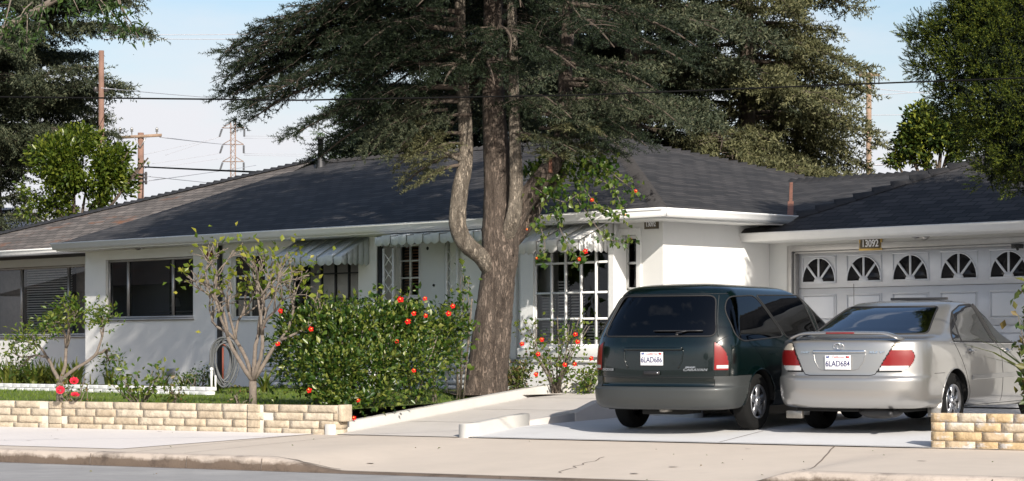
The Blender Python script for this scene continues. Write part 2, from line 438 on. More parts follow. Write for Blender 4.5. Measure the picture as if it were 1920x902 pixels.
# split-face block with per-block tint
def block_mat(name, cols, smear=False):
    m, nt, b, out = new_mat(name)
    g = nt.nodes.new('ShaderNodeNewGeometry'); r = ramp(nt, g.outputs['Random Per Island'], cols)
    tc = nt.nodes.new('ShaderNodeTexCoord'); no = nn(nt, 'ShaderNodeTexNoise', Scale=9., Detail=8., Roughness=.7)
    nt.links.new(tc.outputs['Object'], no.inputs[0]); r2 = ramp(nt, no.outputs[0], [(.72, .70, .68), (1.1, 1.1, 1.1)], [.35, .6])
    mx = nn(nt, 'ShaderNodeMix', data_type='RGBA', blend_type='MULTIPLY'); mx.inputs[0].default_value = 1
    nt.links.new(r.outputs[0], mx.inputs[6]); nt.links.new(r2.outputs[0], mx.inputs[7]); nt.links.new(mx.outputs[2], b.inputs['Base Color'])
    if smear:
        n4 = nn(nt, 'ShaderNodeTexNoise', Scale=5.5, Detail=9., Roughness=.72); mp4 = nt.nodes.new('ShaderNodeMapping'); mp4.inputs['Scale'].default_value = (.7, 1, 1.6)
        nt.links.new(tc.outputs['Object'], mp4.inputs[0]); nt.links.new(mp4.outputs[0], n4.inputs[0]); r4 = ramp(nt, n4.outputs[0], [(0, 0, 0), (.8, .8, .8)], [.53, .60])
        m4 = nn(nt, 'ShaderNodeMix', data_type='RGBA'); nt.links.new(r4.outputs[0], m4.inputs[0]); nt.links.new(mx.outputs[2], m4.inputs[6]); m4.inputs[7].default_value = (.56, .54, .52, 1); nt.links.new(m4.outputs[2], b.inputs['Base Color'])
    b.inputs['Roughness'].default_value = .92
    n3 = nn(nt, 'ShaderNodeTexNoise', Scale=34., Detail=6.); nt.links.new(tc.outputs['Object'], n3.inputs[0])
    bp = nn(nt, 'ShaderNodeBump', Strength=.9, Distance=.012); nt.links.new(n3.outputs[0], bp.inputs['Height']); nt.links.new(bp.outputs[0], b.inputs['Normal'])
block_mat('block_cream', [(.44, .36, .26), (.51, .43, .32), (.48, .41, .31), (.55, .48, .38)])
block_mat('block_tan', [(.46, .33, .18), (.52, .39, .23), (.50, .39, .27), (.54, .47, .36)], True)

def bark_mat(name, c, scale):
    m, nt, b, out = new_mat(name)
    tc = nt.nodes.new('ShaderNodeTexCoord')
    mp = nt.nodes.new('ShaderNodeMapping'); mp.inputs['Scale'].default_value = (1, 1, .22); nt.links.new(tc.outputs['Object'], mp.inputs[0])
    vo = nn(nt, 'ShaderNodeTexVoronoi', Scale=scale, feature='DISTANCE_TO_EDGE')
    nz = nn(nt, 'ShaderNodeTexNoise', Scale=scale*.5, Detail=7., Roughness=.7); nt.links.new(mp.outputs[0], nz.inputs[0])
    ad = nn(nt, 'ShaderNodeMix', data_type='VECTOR'); ad.inputs[0].default_value = .22; nt.links.new(mp.outputs[0], ad.inputs[4]); nt.links.new(nz.outputs['Color'], ad.inputs[5]); nt.links.new(ad.outputs[1], vo.inputs['Vector'])
    r = ramp(nt, vo.outputs[0], [np.array(c)*.38, np.array(c)*.85, np.array(c)], [0., .14, .4])
    r2 = ramp(nt, nz.outputs[0], [(.45, .42, .40), (1.15, 1.15, 1.15)], [.35, .62])
    mx = nn(nt, 'ShaderNodeMix', data_type='RGBA', blend_type='MULTIPLY'); mx.inputs[0].default_value = 1
    nt.links.new(r.outputs[0], mx.inputs[6]); nt.links.new(r2.outputs[0], mx.inputs[7]); nt.links.new(mx.outputs[2], b.inputs['Base Color'])
    b.inputs['Roughness'].default_value = .95
    mh = nn(nt, 'ShaderNodeMath', operation='MINIMUM'); mh.inputs[1].default_value = .25; nt.links.new(vo.outputs[0], mh.inputs[0])
    bp = nn(nt, 'ShaderNodeBump', Strength=1., Distance=.06); nt.links.new(mh.outputs[0], bp.inputs['Height']); nt.links.new(bp.outputs[0], b.inputs['Normal'])
bark_mat('bark_cedar', (.225, .175, .14), 24.)
bark_mat('bark_pale', (.40, .34, .27), 28.)
# ------------------------------------------------------------------ street frame: x along the street, y away from the road
ZS = .30                                        # pavement level at the lot line
ST = Frame(-.689, 29.2, 0., 32.)
S0 = ST.u(635)                                  # right end of the long block wall
SP = ST.u(1745)                                 # left end of the block wall by the driveway
def sheet(name, pts, m, parent=None):
    mb = MB(); mb.quad([ST.w(*p) for p in pts]); return tag(mb.build(name, m), kind='structure')
CURB = -3.5
# base ground sheet to the horizon, road just above
g = MB(); g.quad([(-900, -300, -.12), (900, -300, -.12), (900, 1600, -.12), (-900, 1600, -.12)])
tag(g.build('ground', 'ground_far'), kind='structure')
sheet('road', [(-120, -26, .03), (120, -26, .03), (120, CURB-.28, .045), (-120, CURB-.28, .045)], 'asphalt')
# concrete gutter apron of the road
sheet('road_gutter', [(-120, CURB-.30, .047), (120, CURB-.30, .047), (120, CURB-.15, .038), (-120, CURB-.15, .038)], 'curb')
gl = MB()
for a, b in ((-60, 60),):
    gl.quad([ST.w(a, CURB-.32, .0515), ST.w(b, CURB-.32, .0515), ST.w(b, CURB-.295, .0515), ST.w(a, CURB-.295, .0515)])
tag(gl.build('gutter_joint', 'gutter_line'), kind='structure')
# pavement (a gridded sheet that dips towards the driveway cut)
sa = ST.u(500, CURB); sb = ST.u(650, CURB); sc = ST.u(1385, CURB); sd = ST.u(1503, CURB)
def curb_h(s):
    if s <= sa: return .19
    if s >= sd: return .20
    if s < sb: t = (s-sa)/(sb-sa); return .19-(.135)*(t*t*(3-2*t))
    if s > sc: t = (s-sc)/(sd-sc); return .055+.145*(t*t*(3-2*t))
    return .055
def drv_z0(y): y = max(y, 0); return .303+(.085*y if y < 1.2 else .102+.02*(y-1.2))
def pav_z(s, y):
    t = min(max((y-CURB)/(-CURB), 0), 1)
    return curb_h(s)+(ZS-curb_h(s))*t
def grid(name, s0, s1, y0, y1, m, ns, ny, zf, dz=0., kind='structure'):
    mb = MB(); V = []; 
    for j in range(ny+1):
        for i in range(ns+1):
            s = s0+(s1-s0)*i/ns; y = y0+(y1-y0)*j/ny
            V.append(ST.w(s, y, zf(s, y)+dz))
    mb.add(V, np.array([(j*(ns+1)+i, j*(ns+1)+i+1, (j+1)*(ns+1)+i+1, (j+1)*(ns+1)+i) for j in range(ny) for i in range(ns)]))
    return tag(mb.build(name, m, smooth=True), kind=kind)
grid('pavement', -60, 60, CURB, 0.12, 'pavement', 600, 8, pav_z)
# pale newer slab of the pavement on the left, its seam running askew
mb = MB()
q = [(-60, -3.1), (ST.u(225, -3.1), -3.1), (ST.u(470, -.35), -.35), (ST.u(590, -.02), -.02), (-60, -.02)]
N = 60; V = []
for i in range(N+1):
    t = i/N
    a = np.array([-60+(q[1][0]+60)*min(t*2, 1), -3.1]) if t <= .5 else np.array([q[1][0], q[1][1]])+(np.array(q[3])-np.array(q[1]))*(t-.5)*2
    b = np.array([-60+(q[3][0]+60)*min(t*1.02, 1), -.02])
    V += [ST.w(a[0], a[1], pav_z(a[0], a[1])+.006), ST.w(b[0], b[1], pav_z(b[0], b[1])+.006)]
mb.add(V, np.array([(2*i, 2*i+2, 2*i+3, 2*i+1) for i in range(N-1)]))
tag(mb.build('pavement_pale_slab', 'pavement_pale'), kind='structure')
# curb stones
def curb_run(name, s0, s1, n):
    mb = MB()
    prof = lambda h: [(.0, .006), (-.02, 0.006), (-.10, -.002), (-.135, -.02), (-.15, -h+.03), (-.155, -h-.05)]
    V = []; 
    for i in range(n+1):
        s = s0+(s1-s0)*i/n; h = curb_h(s)
        for (dy, dz) in prof(h): V.append(ST.w(s, CURB+dy+.002, h+dz if dz > -.03 else max(h+dz, -.02)))
    k = 6
    mb.add(V, np.array([(i*k+j, (i+1)*k+j, (i+1)*k+j+1, i*k+j+1) for i in range(n) for j in range(k-1)]))
    return tag(mb.build(name, 'curb', smooth=False), kind='structure')
curb_run('curb', -60, 60, 900)
# joints and cracks
jt = MB()
def line_on(mb, pts, w, zf, dz=.004):
    for (a, b) in zip(pts[:-1], pts[1:]):
        a = np.array(a, float); b = np.array(b, float); d = b-a; d /= np.linalg.norm(d); n_ = np.array([-d[1], d[0]])*w/2
        c = [a-n_, b-n_, b+n_, a+n_]
        mb.quad([ST.w(p[0], p[1], zf(p[0], p[1])+dz) for p in c])
def wig(a, b, n, amp):
    a = np.array(a, float); b = np.array(b, float); out = [a+(b-a)*i/n+(rng.normal(size=2)*amp if 0 < i < n else 0) for i in range(n+1)]
    return out
line_on(jt, wig((ST.u(1497, CURB+.1), CURB+.1), (ST.u(1565, -.05), -.05), 10, .006), .018, pav_z)
line_on(jt, wig((ST.u(1062, CURB+.5), CURB+.4), (ST.u(1133, -1.6), -1.6), 12, .03), .012, pav_z)
line_on(jt, [(s, CURB+.03) for s in np.linspace(ST.u(505, CURB), ST.u(1400, CURB), 60)], .012, pav_z)
line_on(jt, [(s, CURB+.04) for s in np.linspace(ST.u(1503, CURB), ST.u(2100, CURB), 40)], .014, pav_z)
line_on(jt, [(s, CURB+.02) for s in np.linspace(ST.u(-200, CURB), ST.u(500, CURB), 80)], .010, pav_z)
line_on(jt, wig((ST.u(500, CURB+.02), CURB+.02), (ST.u(640, CURB+.1), CURB+.09), 12, .01), .02, pav_z)
for px in (185, 365, 1870, 505):
    s = ST.u(px, CURB); h = curb_h(s)
    jt.box(0, 0, 0, 0, 0, 0) if False else None
    a = ST.w(s, CURB-.157, .05); b = ST.w(s+.012, CURB-.157, .05); c = ST.w(s+.012, CURB-.14, h-.015); d = ST.w(s, CURB-.14, h-.015)
    jt.quad([a, b, c, d])
for k in range(2):
    s_ = rng.uniform(-8, 6); y_ = rng.uniform(CURB+.4, -.4); line_on(jt, wig((s_, y_), (s_+rng.uniform(-.9, .9), y_+rng.uniform(-.5, .5)), 9, .025), .005, pav_z)
for px in (-60, 255, 345): line_on(jt, wig((ST.u(px, CURB+.1), CURB+.1), (ST.u(px, CURB+.1), -.02), 6, .004), .010, pav_z)
tag(jt.build('pavement_joints', 'crack'), kind='structure')
dj = MB()
for y_ in (.02, 3.2, 6.4): dj.quad([ST.w(a_, b_, drv_z0(b_)+.008) for a_, b_ in ((.12, y_), (10.4, y_), (10.4, y_+.012), (.12, y_+.012))])
dj.quad([ST.w(a_, b_, drv_z0(b_)+.008) for a_, b_ in ((3.6, .03), (3.612, .03), (3.612, 1.19), (3.6, 1.19))])
tag(dj.build('driveway_joints', 'crack'), kind='structure')
# dark drips and tyre scuffs on the pavement and the driveway apron
st_ = MB()
for k in range(12):
    s_ = rng.uniform(-9, 7.5); y_ = rng.uniform(CURB+.1, -.1); r_ = rng.uniform(.008, .05)**1.0; n_ = 9
    ph = rng.uniform(.6, 1.2, n_); st_.quad([ST.w(s_+r_*ph[i]*1.4*math.cos(i*6.283/n_), y_+r_*ph[i]*math.sin(i*6.283/n_), pav_z(s_, y_)+.0075+.0008*(k % 3)) for i in range(n_)])
tag(st_.build('pavement_drips', 'stain'), kind='structure')
# bits of leaf litter and a green pod on the pavement and the road
lt = MB()
for _ in range(45):
    s = rng.uniform(-9, 9); y = rng.uniform(-5.2, -.1)
    z = pav_z(s, y)+.012 if y > CURB else .06
    p = ST.w(s, y, z)[None]; leaves(lt, p, rand_dirs(1)*[1, 1, .1], rng.uniform(.02, .05), .4)
tag(lt.build('leaf_litter', 'leaf_rose'), kind='stuff')

# ------------------------------------------------------------------ driveway, ramp
SLOPE = .02
def drv_z(s, y): y = max(y, 0); return ZS+.003+(.085*y if y < 1.2 else .102+SLOPE*(y-1.2))
s_st = 0.06                                     # kerb stub at x = 0
grid('driveway', .1, 10.5, -.02, 11.5, 'concrete_new', 20, 24, drv_z, .004)
# ramp walk between two kerbs
A = ST.u(627, 0)                                # left kerb
def ramp_z(y): return ZS+.006+.084*max(y, 0) if y < 5.6 else ZS+.006+.084*5.6
mb = MB()
V = []
for i in range(13):
    y = -.02+5.8*i/12; V += [ST.w(A+.05, y, ramp_z(y)), ST.w(.05, y, ramp_z(y))]
mb.add(V, np.array([(2*i, 2*i+1, 2*i+3, 2*i+2) for i in range(12)]))
tag(mb.build('ramp_walk', 'concrete_ramp'), kind='structure')
mb = MB()
for y in (1.5, 3.05, 4.6): mb.quad([ST.w(A+.13, y, ramp_z(y)+.004), ST.w(.0, y, ramp_z(y)+.004), ST.w(.0, y+.015, ramp_z(y)+.005), ST.w(A+.13, y+.015, ramp_z(y)+.005)])
tag(mb.build('ramp_joints', 'crack'), kind='structure')
# landing in front of the bay window, in the house's own direction
def kerb(mb, pts, w, zb=-.1):
    """pts: (s, y, ztop); left face on the path, thickness w to the left"""
    n = len(pts); V = []
    P_ = np.array(pts, float)
    for i in range(n):
        a = P_[max(i-1, 0)]; b = P_[min(i+1, n-1)]; d = (b-a)[:2]; d /= np.linalg.norm(d); q = np.array([-d[1], d[0]])*w
        s, y, z = P_[i]
        V += [ST.w(s, y, zb), ST.w(s, y, z-.008), ST.w(s+q[0]*.08, y+q[1]*.08, z), ST.w(s+q[0]*.92, y+q[1]*.92, z), ST.w(s+q[0], y+q[1], z-.008), ST.w(s+q[0], y+q[1], zb)]
    k = 6
    fs = [(i*k+j, i*k+j+1, (i+1)*k+j+1, (i+1)*k+j) for i in range(n-1) for j in range(k-1)]
    fs += [tuple(range(k)), tuple((n-1)*k+j for j in range(k))[::-1]]
    mb.add(V, fs)
mb = MB()
pts = [(A+.02, -.03, ZS+.13)]+[(A+.02, y, ramp_z(y)+.125) for y in np.linspace(.05, 5.55, 8)]
Bp = ST.loc(P3(1125, 711, 34.2)); Bq = ST.loc(P3(1300, 700, 31.8))
pts += [(Bp[0], Bp[1], ramp_z(9)+.13), (Bq[0], Bq[1], ramp_z(9)+.13)]
kerb(mb, pts, .15)
o = mb.build('ramp_kerb', 'concrete_kerb', recalc=True)
tag(o, 'long low concrete kerb rising along the left edge of the ramp', 'kerb')
mb = MB(); kerb(mb, [(.06, -.03, ZS+.165), (.06, .25, ZS+.175), (.06, 1.0, ZS+.245), (.06, 1.42, ZS+.265)], -.0001-.13)
o = mb.build('ramp_stub_wall', 'concrete_kerb', recalc=True); tag(o, 'short pale concrete stub wall between the ramp and the driveway', 'low wall')
mb = MB(); kerb(mb, [(.065, 1.425, ramp_z(1.42)+.045), (.065, 2.55, ramp_z(2.55)+.03)], -.13)
kerb(mb, [(.065, 2.552, ramp_z(2.55)+.032), (.065, 2.62, ramp_z(2.6)+.03), (.065, 3.2, ramp_z(3.2)+.12), (.065, 4.6, ramp_z(4.6)+.12), (.6, 5.3, ramp_z(9)+.12), (3.0, 6.2, ramp_z(9)+.12)], -.13)
o = mb.build('ramp_side_wall', 'concrete_ramp', recalc=True); tag(o, 'concrete side wall of the ramp in the shadow left of the dark van', 'low wall')
mb = MB(); mb.quad([ST.w(*p, ramp_z(9)) for p in ((A+.1, 5.75), (.1, 5.4), (3.0, 6.25), (Bq[0], Bq[1]), (Bp[0], Bp[1]))])
tag(mb.build('ramp_landing', 'concrete_ramp'), kind='structure')

# ------------------------------------------------------------------ lawn and yard
def yard_z(s, y): return .60+.020*min(max(y, 0), 6)
grid('lawn', -30, A-.10, .14, 16, 'lawn_base', 60, 18, yard_z)
grid('yard', 6.2+4, 40, .14, 30, 'soil', 20, 10, lambda s, y: .45)
grid('yard_soil_right', SP+.15, 10.19, .2, 7, 'soil', 12, 10, lambda s, y: .48)
ED = Frame(*(P3(200, 722, 38.2)[:2]), .62, 46.); HH = Frame(2.22, 34.9, 0, 46.)
mb = MB()     # house pad
bp = [ED.w(ED.u(-300, .1), .1), ED.w(ED.u(385, .1), .1), HH.w(HH.u(430, -.5), -.5), HH.w(HH.u(820, -.5), -.5), P3(855, 745, 34.0), P3(905, 745, 33.7), P3(1130, 711, 34.6), (12, 42, 0), (12, 80, 0), (-60, 80, 0)]
mb.quad([(p[0], p[1], .735) for p in bp])
tag(mb.build('yard_bed', 'soil'), kind='structure')
# grass blades over the lawn
n = 26000
s = rng.uniform(-14, A-.12, n); y = rng.uniform(.16, 8.5, n)
P = np.array([ST.w(a, b, yard_z(a, b)-.005) for a, b in zip(s, y)])
D = np.stack([rng.normal(0, .35, n), rng.normal(0, .35, n), np.ones(n)], 1)
mb = MB(); D = unit(D); S = unit(np.cross(D, rand_dirs(n))); h = rng.uniform(.03, .065, n)[:, None]
V = np.stack([P-S*.005, P+S*.005, P+D*h], 1).reshape(-1, 3)
mb.add(V, np.arange(n)[:, None]*3+np.array([0, 1, 2]))
tag(mb.build('lawn_grass', 'grass'), kind='stuff')

# ------------------------------------------------------------------ block walls
def block_wall(name, label, s0, s1, z0, rows, bh, blk, m, posts=(), seed=1, yv=0., endcap=True, depth=.2, batter=0.):
    r_ = random.Random(seed)
    t = thing(name, label, 'wall', tuple(ST.w(s0, yv, z0)), -ST.a)
    core = MB(); core.box(.015, s1-s0-.015, .010, depth-.018, -.15, rows*bh-.012); core.build('mortar_core', 'block_mortar', t)
    mb = MB()
    for r in range(rows):
        x = 0 if r % 2 else -blk*.5
        while x < s1-s0:
            L = blk*r_.choice((1, 1.06, .92, 1, .78, .5 if seed == 2 else 1.02))
            a = max(x, 0)+.003; b = min(x+L, s1-s0)-.003; 
            for pz in posts:
                if a < pz < b: 
                    if pz-a > b-pz: b = pz-.004
                    else: a = pz+.004
            if b-a > .05:
                j = lambda k=.007: r_.uniform(-k, k)
                z_ = r*bh; f = r_.uniform(0, .012)
                # rough face: split the front into a small grid of jittered points
                nx = max(3, int((b-a)/.07)); nz = 3
                fv = []
                for q in range(nz+1):
                    for i in range(nx+1):
                        e = (i in (0, nx)) or (q in (0, nz))
                        fv.append((a+(b-a)*i/nx, (.005 if e else -.003)-f*.6+j(.004), z_+.003+(bh-.006)*q/nz+(0 if q in (0, nz) else j(.004))))
                k0 = len(fv)
                fv += [(a, depth, z_+.006), (b, depth, z_+.006), (b, depth, z_+bh-.006), (a, depth, z_+bh-.006)]
                W = nx+1
                fs = [(q*W+i, q*W+i+1, (q+1)*W+i+1, (q+1)*W+i) for q in range(nz) for i in range(nx)]
                tl = [nz*W+i for i in range(W)]; bl = [i for i in range(W)]; ll = [q*W for q in range(nz+1)]; rl = [q*W+nx for q in range(nz+1)]
                fs += [tuple(tl)+(k0+2, k0+3), tuple(bl[::-1])+(k0, k0+1), tuple(ll)+(k0+3, k0), tuple(rl[::-1])+(k0+1, k0+2), (k0+1, k0, k0+3, k0+2)]
                mb.add(fv, fs)
            x += L
    mb.build('block_courses', m, t)
    return t
t = block_wall('garden_wall', 'long low wall of cream blocks between the pavement and the lawn', -22., S0, ZS-.035, 4, .102, .47, 'block_cream', posts=(ST.u(92)+22, ST.u(115)+22, ST.u(464)+22, ST.u(494)+22), seed=1)
pm = MB()
for px in (92, 464):
    for k in range(4): pm.box(ST.u(px)+22.012, ST.u(px+23)+22, -.016-.004*(k % 2), .012, k*.102-.0, (k+1)*.102-.006)
pm2 = MB()
for px in (92, 464): pm2.box(ST.u(px)+22.0, ST.u(px)+22.012, -.0095, .012, 0, .40)
pm2.build('expansion_joint', 'crack', t)
pm.build('pilaster', 'block_cream', t, bevel=.006)
em = MB(); em.box(S0+22-.0, S0+22+.06, -.012, .21, .2, .414); em.build('end_block', 'block_cream', t, bevel=.006)
block_wall('driveway_wall', 'short low wall of tan blocks with smeared mortar beside the driveway', SP, SP+9, ZS-.02, 4, .102, .33, 'block_tan', seed=2)

# white scalloped edging bricks along the planting bed
ED = Frame(*(P3(200, 722, 38.2)[:2]), .62, 46.)
def edging(name, label, px0, px1, v, z0, h, tiers=3):
    t = thing(name, label, 'edging', tuple(ED.w(ED.u(px0, v), v, z0)), -ED.a)
    L = ED.u(px1, v)-ED.u(px0, v); mb = MB()
    for r in range(tiers):
        x = -(r % 2)*.1
        while x < L:
            mb.box(max(x, 0)+.003, min(x+.26, L)-.003, r*.035+random.uniform(-.008, .008), .16+r*.03, r*h/tiers, (r+1)*h/tiers-.008); x += .26
    mb.build('edging_bricks', 'white_brick', t, bevel=.008)
    return t
edging('brick_edging', 'white painted brick edging between the lawn and the shrub bed', -120, 385, 0, .0, .20)
edging('brick_edging', 'second line of white painted brick edging close to the house wall', 170, 395, 4.6, .12, .12, 2)
# ------------------------------------------------------------------ the bungalow
ZH = .73
H = Frame(2.22, 34.9, ZH, 46.)
house = thing('house', 'white stucco bungalow with a dark shingle hip roof, awnings and a bay window', 'house', (H.o[0], H.o[1], ZH), -H.a)
ZE = 3.41-ZH                                    # eave height above the pad
def hz(py, px, v): return H.z(py, H.u(px, v), v)
def wall_holes(mb, x0, x1, z0, z1, v, holes, d=.12, axis='x', flip=1):
    xs = sorted({x0, x1}|{h[0] for h in holes}|{h[1] for h in holes}); zs = sorted({z0, z1}|{h[2] for h in holes}|{h[3] for h in holes})
    for i in range(len(xs)-1):
        for j in range(len(zs)-1):
            a, b, c, e = xs[i], xs[i+1], zs[j], zs[j+1]; mx, mz = (a+b)/2, (c+e)/2
            if mx < x0 or mx > x1: continue
            if any(h[0] < mx < h[1] and h[2] < mz < h[3] for h in holes): continue
            mb.quad([(a, v, c), (b, v, c), (b, v, e), (a, v, e)])
    for h in holes:
        a, b, c, e = h; w = v+d
        mb.quad([(a, v, c), (a, w, c), (a, w, e), (a, v, e)]); mb.quad([(b, w, c), (b, v, c), (b, v, e), (b, w, e)])
        mb.quad([(a, v, c), (b, v, c), (b, w, c), (a, w, c)]); mb.quad([(a, w, e), (b, w, e), (b, v, e), (a, v, e)])
def window(parent, a, b, c, e, v, cols, rows, fm='alu', fw=.045, mw=.025, blinds=None, label=None, xs=None, zs=None, pane='glass_house', sill=True, reveal=.06, back=None, wid='window'):
    """window in the local wall plane, hole a..b x c..e; xs / zs give the bar positions"""
    fr = MB(); y0 = v+reveal; y1 = y0+.05
    fr.box(a, b, y0, y1, c, c+fw); fr.box(a, b, y0, y1, e-fw, e); fr.box(a, a+fw, y0, y1, c+fw, e-fw); fr.box(b-fw, b, y0, y1, c+fw, e-fw)
    X = xs if xs is not None else [a+(b-a)*i/cols for i in range(1, cols)]
    Zs = zs if zs is not None else [c+(e-c)*i/rows for i in range(1, rows)]
    for x in X: fr.box(x-mw/2, x+mw/2, y0-.005, y1-.006, c+fw, e-fw)
    for z in Zs: fr.box(a+fw, b-fw, y0-.001, y1-.012, z-mw/2, z+mw/2)
    f = fr.build(wid, fm, parent)
    if label: f['label'] = label
    p = MB(); p.quad([(a+fw*.5, y0+.025, c+fw*.5), (b-fw*.5, y0+.025, c+fw*.5), (b-fw*.5, y0+.025, e-fw*.5), (a+fw*.5, y0+.025, e-fw*.5)]); p.build('pane', pane, f)
    if blinds:
        for (xa, xb, za, zb, dz, m_) in blinds:
            bm_ = MB(); z = za
            while z < zb:
                bm_.quad([(xa, y1+.05, z), (xb, y1+.05, z), (xb, y1+.075, z+dz*.55), (xa, y1+.075, z+dz*.55)]); z += dz
            bm_.build('blind', m_, f)
    if back:
        for (xa, xb, za, zb, m_) in back:
            bm_ = MB(); bm_.box(xa, xb, y1+.12, y1+.14, za, zb); bm_.build('curtain', m_, f)
    if sill:
        s_ = MB(); s_.box(a-.03, b+.03, v-.035, v+reveal, c-.04, c); s_.build('sill', fm, f)
    return f
# openings on the front wall
uW = H.u(160)                                   # left corner of the front wall
holes = []
def hole(px0, px1, pyt, pyb, v=0., pm=None):
    a, b = H.u(px0, v), H.u(px1, v); m = (px0+px1)/2
    return (a, b, hz(pyb, m, v), hz(pyt, m, v))
W1 = hole(198, 362, 484, 597); W2 = hole(433, 497, 476, 597); W3 = hole(545, 672, 486, 602)
PO = (H.u(706), H.u(862), .05, ZE-.14)
W5 = hole(1167, 1195, 441, 545)
BAY = hole(1000, 1141, 462, 650, -.28)
BH = (BAY[0]+.15, BAY[1]-.12, BAY[2]+.1, BAY[3]-.05)
mb = MB(); ZT = ZE-.10
wall_holes(mb, uW, 0., -.4, ZT, 0., [W1, W2, W3, PO, W5, BH])
HD = 9.0
mb.quad([(0, 0, -.4), (0, HD, -.4), (0, HD, ZT), (0, 0, ZT)])
mb.quad([(uW, 1.1, -.4), (uW, 0, -.4), (uW, 0, ZT), (uW, 1.1, ZT)])
# left wing wall
uF = H.u(-260, 1.1)
W0 = (H.u(-70, 1.1), H.u(159, 1.1)-.0, hz(630, 80, 1.1), hz(499, 80, 1.1))
W0 = (W0[0], H.u(159, 1.1), W0[2], W0[3])
wall_holes(mb, uF, uW+.02+1.2, -.4, ZT-.02, 1.1, [W0])
mb.quad([(uF, HD, -.4), (uF, 1.1, -.4), (uF, 1.1, ZT), (uF, HD, ZT)])
mb.quad([(0, HD, -.4), (uF, HD, -.4), (uF, HD, ZT), (0, HD, ZT)])
# porch recess
pd = .42
mb.quad([(PO[0]-.3, pd, 0), (H.u(748, pd), pd, 0), (H.u(748, pd), pd, PO[3]), (PO[0]-.3, pd, PO[3])])
mb.quad([(H.u(790, pd), pd, 0), (PO[1]+.3, pd, 0), (PO[1]+.3, pd, PO[3]), (H.u(790, pd), pd, PO[3])])
mb.quad([(PO[0], .12, 0), (PO[0], pd, 0), (PO[0], pd, PO[3]), (PO[0], .12, PO[3])])
wall = mb.build('wall', 'stucco', house)
inn = MB()       # near-black sheets standing in for the unlit rooms behind the windows
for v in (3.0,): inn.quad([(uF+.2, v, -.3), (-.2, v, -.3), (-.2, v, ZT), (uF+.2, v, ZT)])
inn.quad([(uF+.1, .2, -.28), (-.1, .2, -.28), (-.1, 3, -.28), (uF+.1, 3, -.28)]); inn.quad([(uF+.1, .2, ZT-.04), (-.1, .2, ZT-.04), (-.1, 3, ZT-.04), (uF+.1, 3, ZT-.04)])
inn.build('room_shade_sheets', 'dark_room', house)
def fx(px, v=0.): return H.u(px, v)
# window 0: wide, with blinds, on the recessed wing
window(house, *W0, 1.1, 3, 1, 'alu', .05, .05, xs=[fx(-20, 1.1), fx(35, 1.1), fx(123, 1.1)],
       blinds=[(fx(37, 1.1), fx(122, 1.1), W0[2]+.06, W0[3]-.06, .05, 'blind')], label='wide window with half open blinds on the recessed wing',
       back=[(fx(125, 1.1), fx(157, 1.1), W0[2]+.05, W0[3]-.06, 'drape'), (fx(-18, 1.1), fx(34, 1.1), W0[2]+.05, W0[3]-.06, 'drape')])
# window 1: three dark panes
f = window(house, *W1, 0, 3, 1, 'alu', .045, .05, xs=[fx(235), fx(319)], pane='glass_mid', label='dark window of three panes')
mb = MB()        # things seen dimly inside: a lamp shade and a table edge
lx = fx(284); lz = hz(572, 284, 0)
mb.lathe([(.10, 0), (.055, .16), (0.0, .161)], (lx, .55, lz-.02), k=16)
for k in range(3): mb.box(fx(240), fx(318), .5, .53, lz-.13-.055*k, lz-.105-.055*k)
mb.build('lamp_and_shelf', 'curtain', f)
# window 2: double hung with white centre bar
f = window(house, *W2, 0, 2, 2, 'white_trim', .04, .03, xs=[fx(465)], zs=[W2[2]+(W2[3]-W2[2])*.33, W2[2]+(W2[3]-W2[2])*.66], label='narrow window with white bars behind the bare tree', pane='glass_tint')
# window 3: under the striped awning
f = window(house, *W3, 0, 4, 3, 'dark_metal', .05, .022, xs=[fx(x) for x in (560, 597, 623, 648)], zs=[hz(513, 610, 0), hz(561, 610, 0)],
           back=[(fx(563), W3[1]-.02, W3[2], W3[3], 'curtain')], label='curtained window with a dark grid under the striped awning')
# window 5: slim
window(house, *W5, 0, 1, 2, 'white_trim', .05, .035, back=[(fx(1180), fx(1192), W5[2]+.05, W5[3]-.05, 'curtain')], label='slim window beside the corner')
mb = MB(); a, b, c, e = W5
mb.box(a-.09, a-.0, -.03, .02, c-.02, e+.10); mb.box(b, b+.09, -.03, .02, c-.02, e+.10); mb.box(a, b, -.03, .02, e, e+.10); mb.box(a-.12, b+.12, -.075, .02, c-.07, c-.02)
mb.build('window_trim', 'white_trim', house, bevel=.004)
# bay window box
b0, b1, bz0, bz1 = BAY
bay = MB(); v0 = -.28
x0 = fx(976, v0); x1 = b1+.10
wall_holes(bay, x0, x1, bz0-.62, ZE-.45, v0, [BAY], d=.05)
bay.quad([(x1, v0, bz0-.62), (x1, .0, bz0-.62), (x1, .0, ZE-.45), (x1, v0, ZE-.45)])
bay.quad([(x0, 0, bz0-.62), (x0, v0, bz0-.62), (x0, v0, ZE-.45), (x0, 0, ZE-.45)])
bay.quad([(x0, 0, ZE-.45), (x0, v0, ZE-.45), (x1, v0, ZE-.45), (x1, 0, ZE-.45)])
bayo = bay.build('bay', 'white_paint', house)
tr = MB(); tr.box(x0-.02, x1+.03, v0-.05, v0-.004, bz0-.16, bz0-.02); tr.box(x0-.01, x1+.02, v0-.03, v0-.003, bz0-.24, bz0-.20)
tr.build('bay_sill', 'white_trim', house, bevel=.004)
bx = [fx(x, v0) for x in (1032, 1058, 1087, 1115)]; bzs = [hz(y, 1070, v0) for y in (493, 549, 598)]
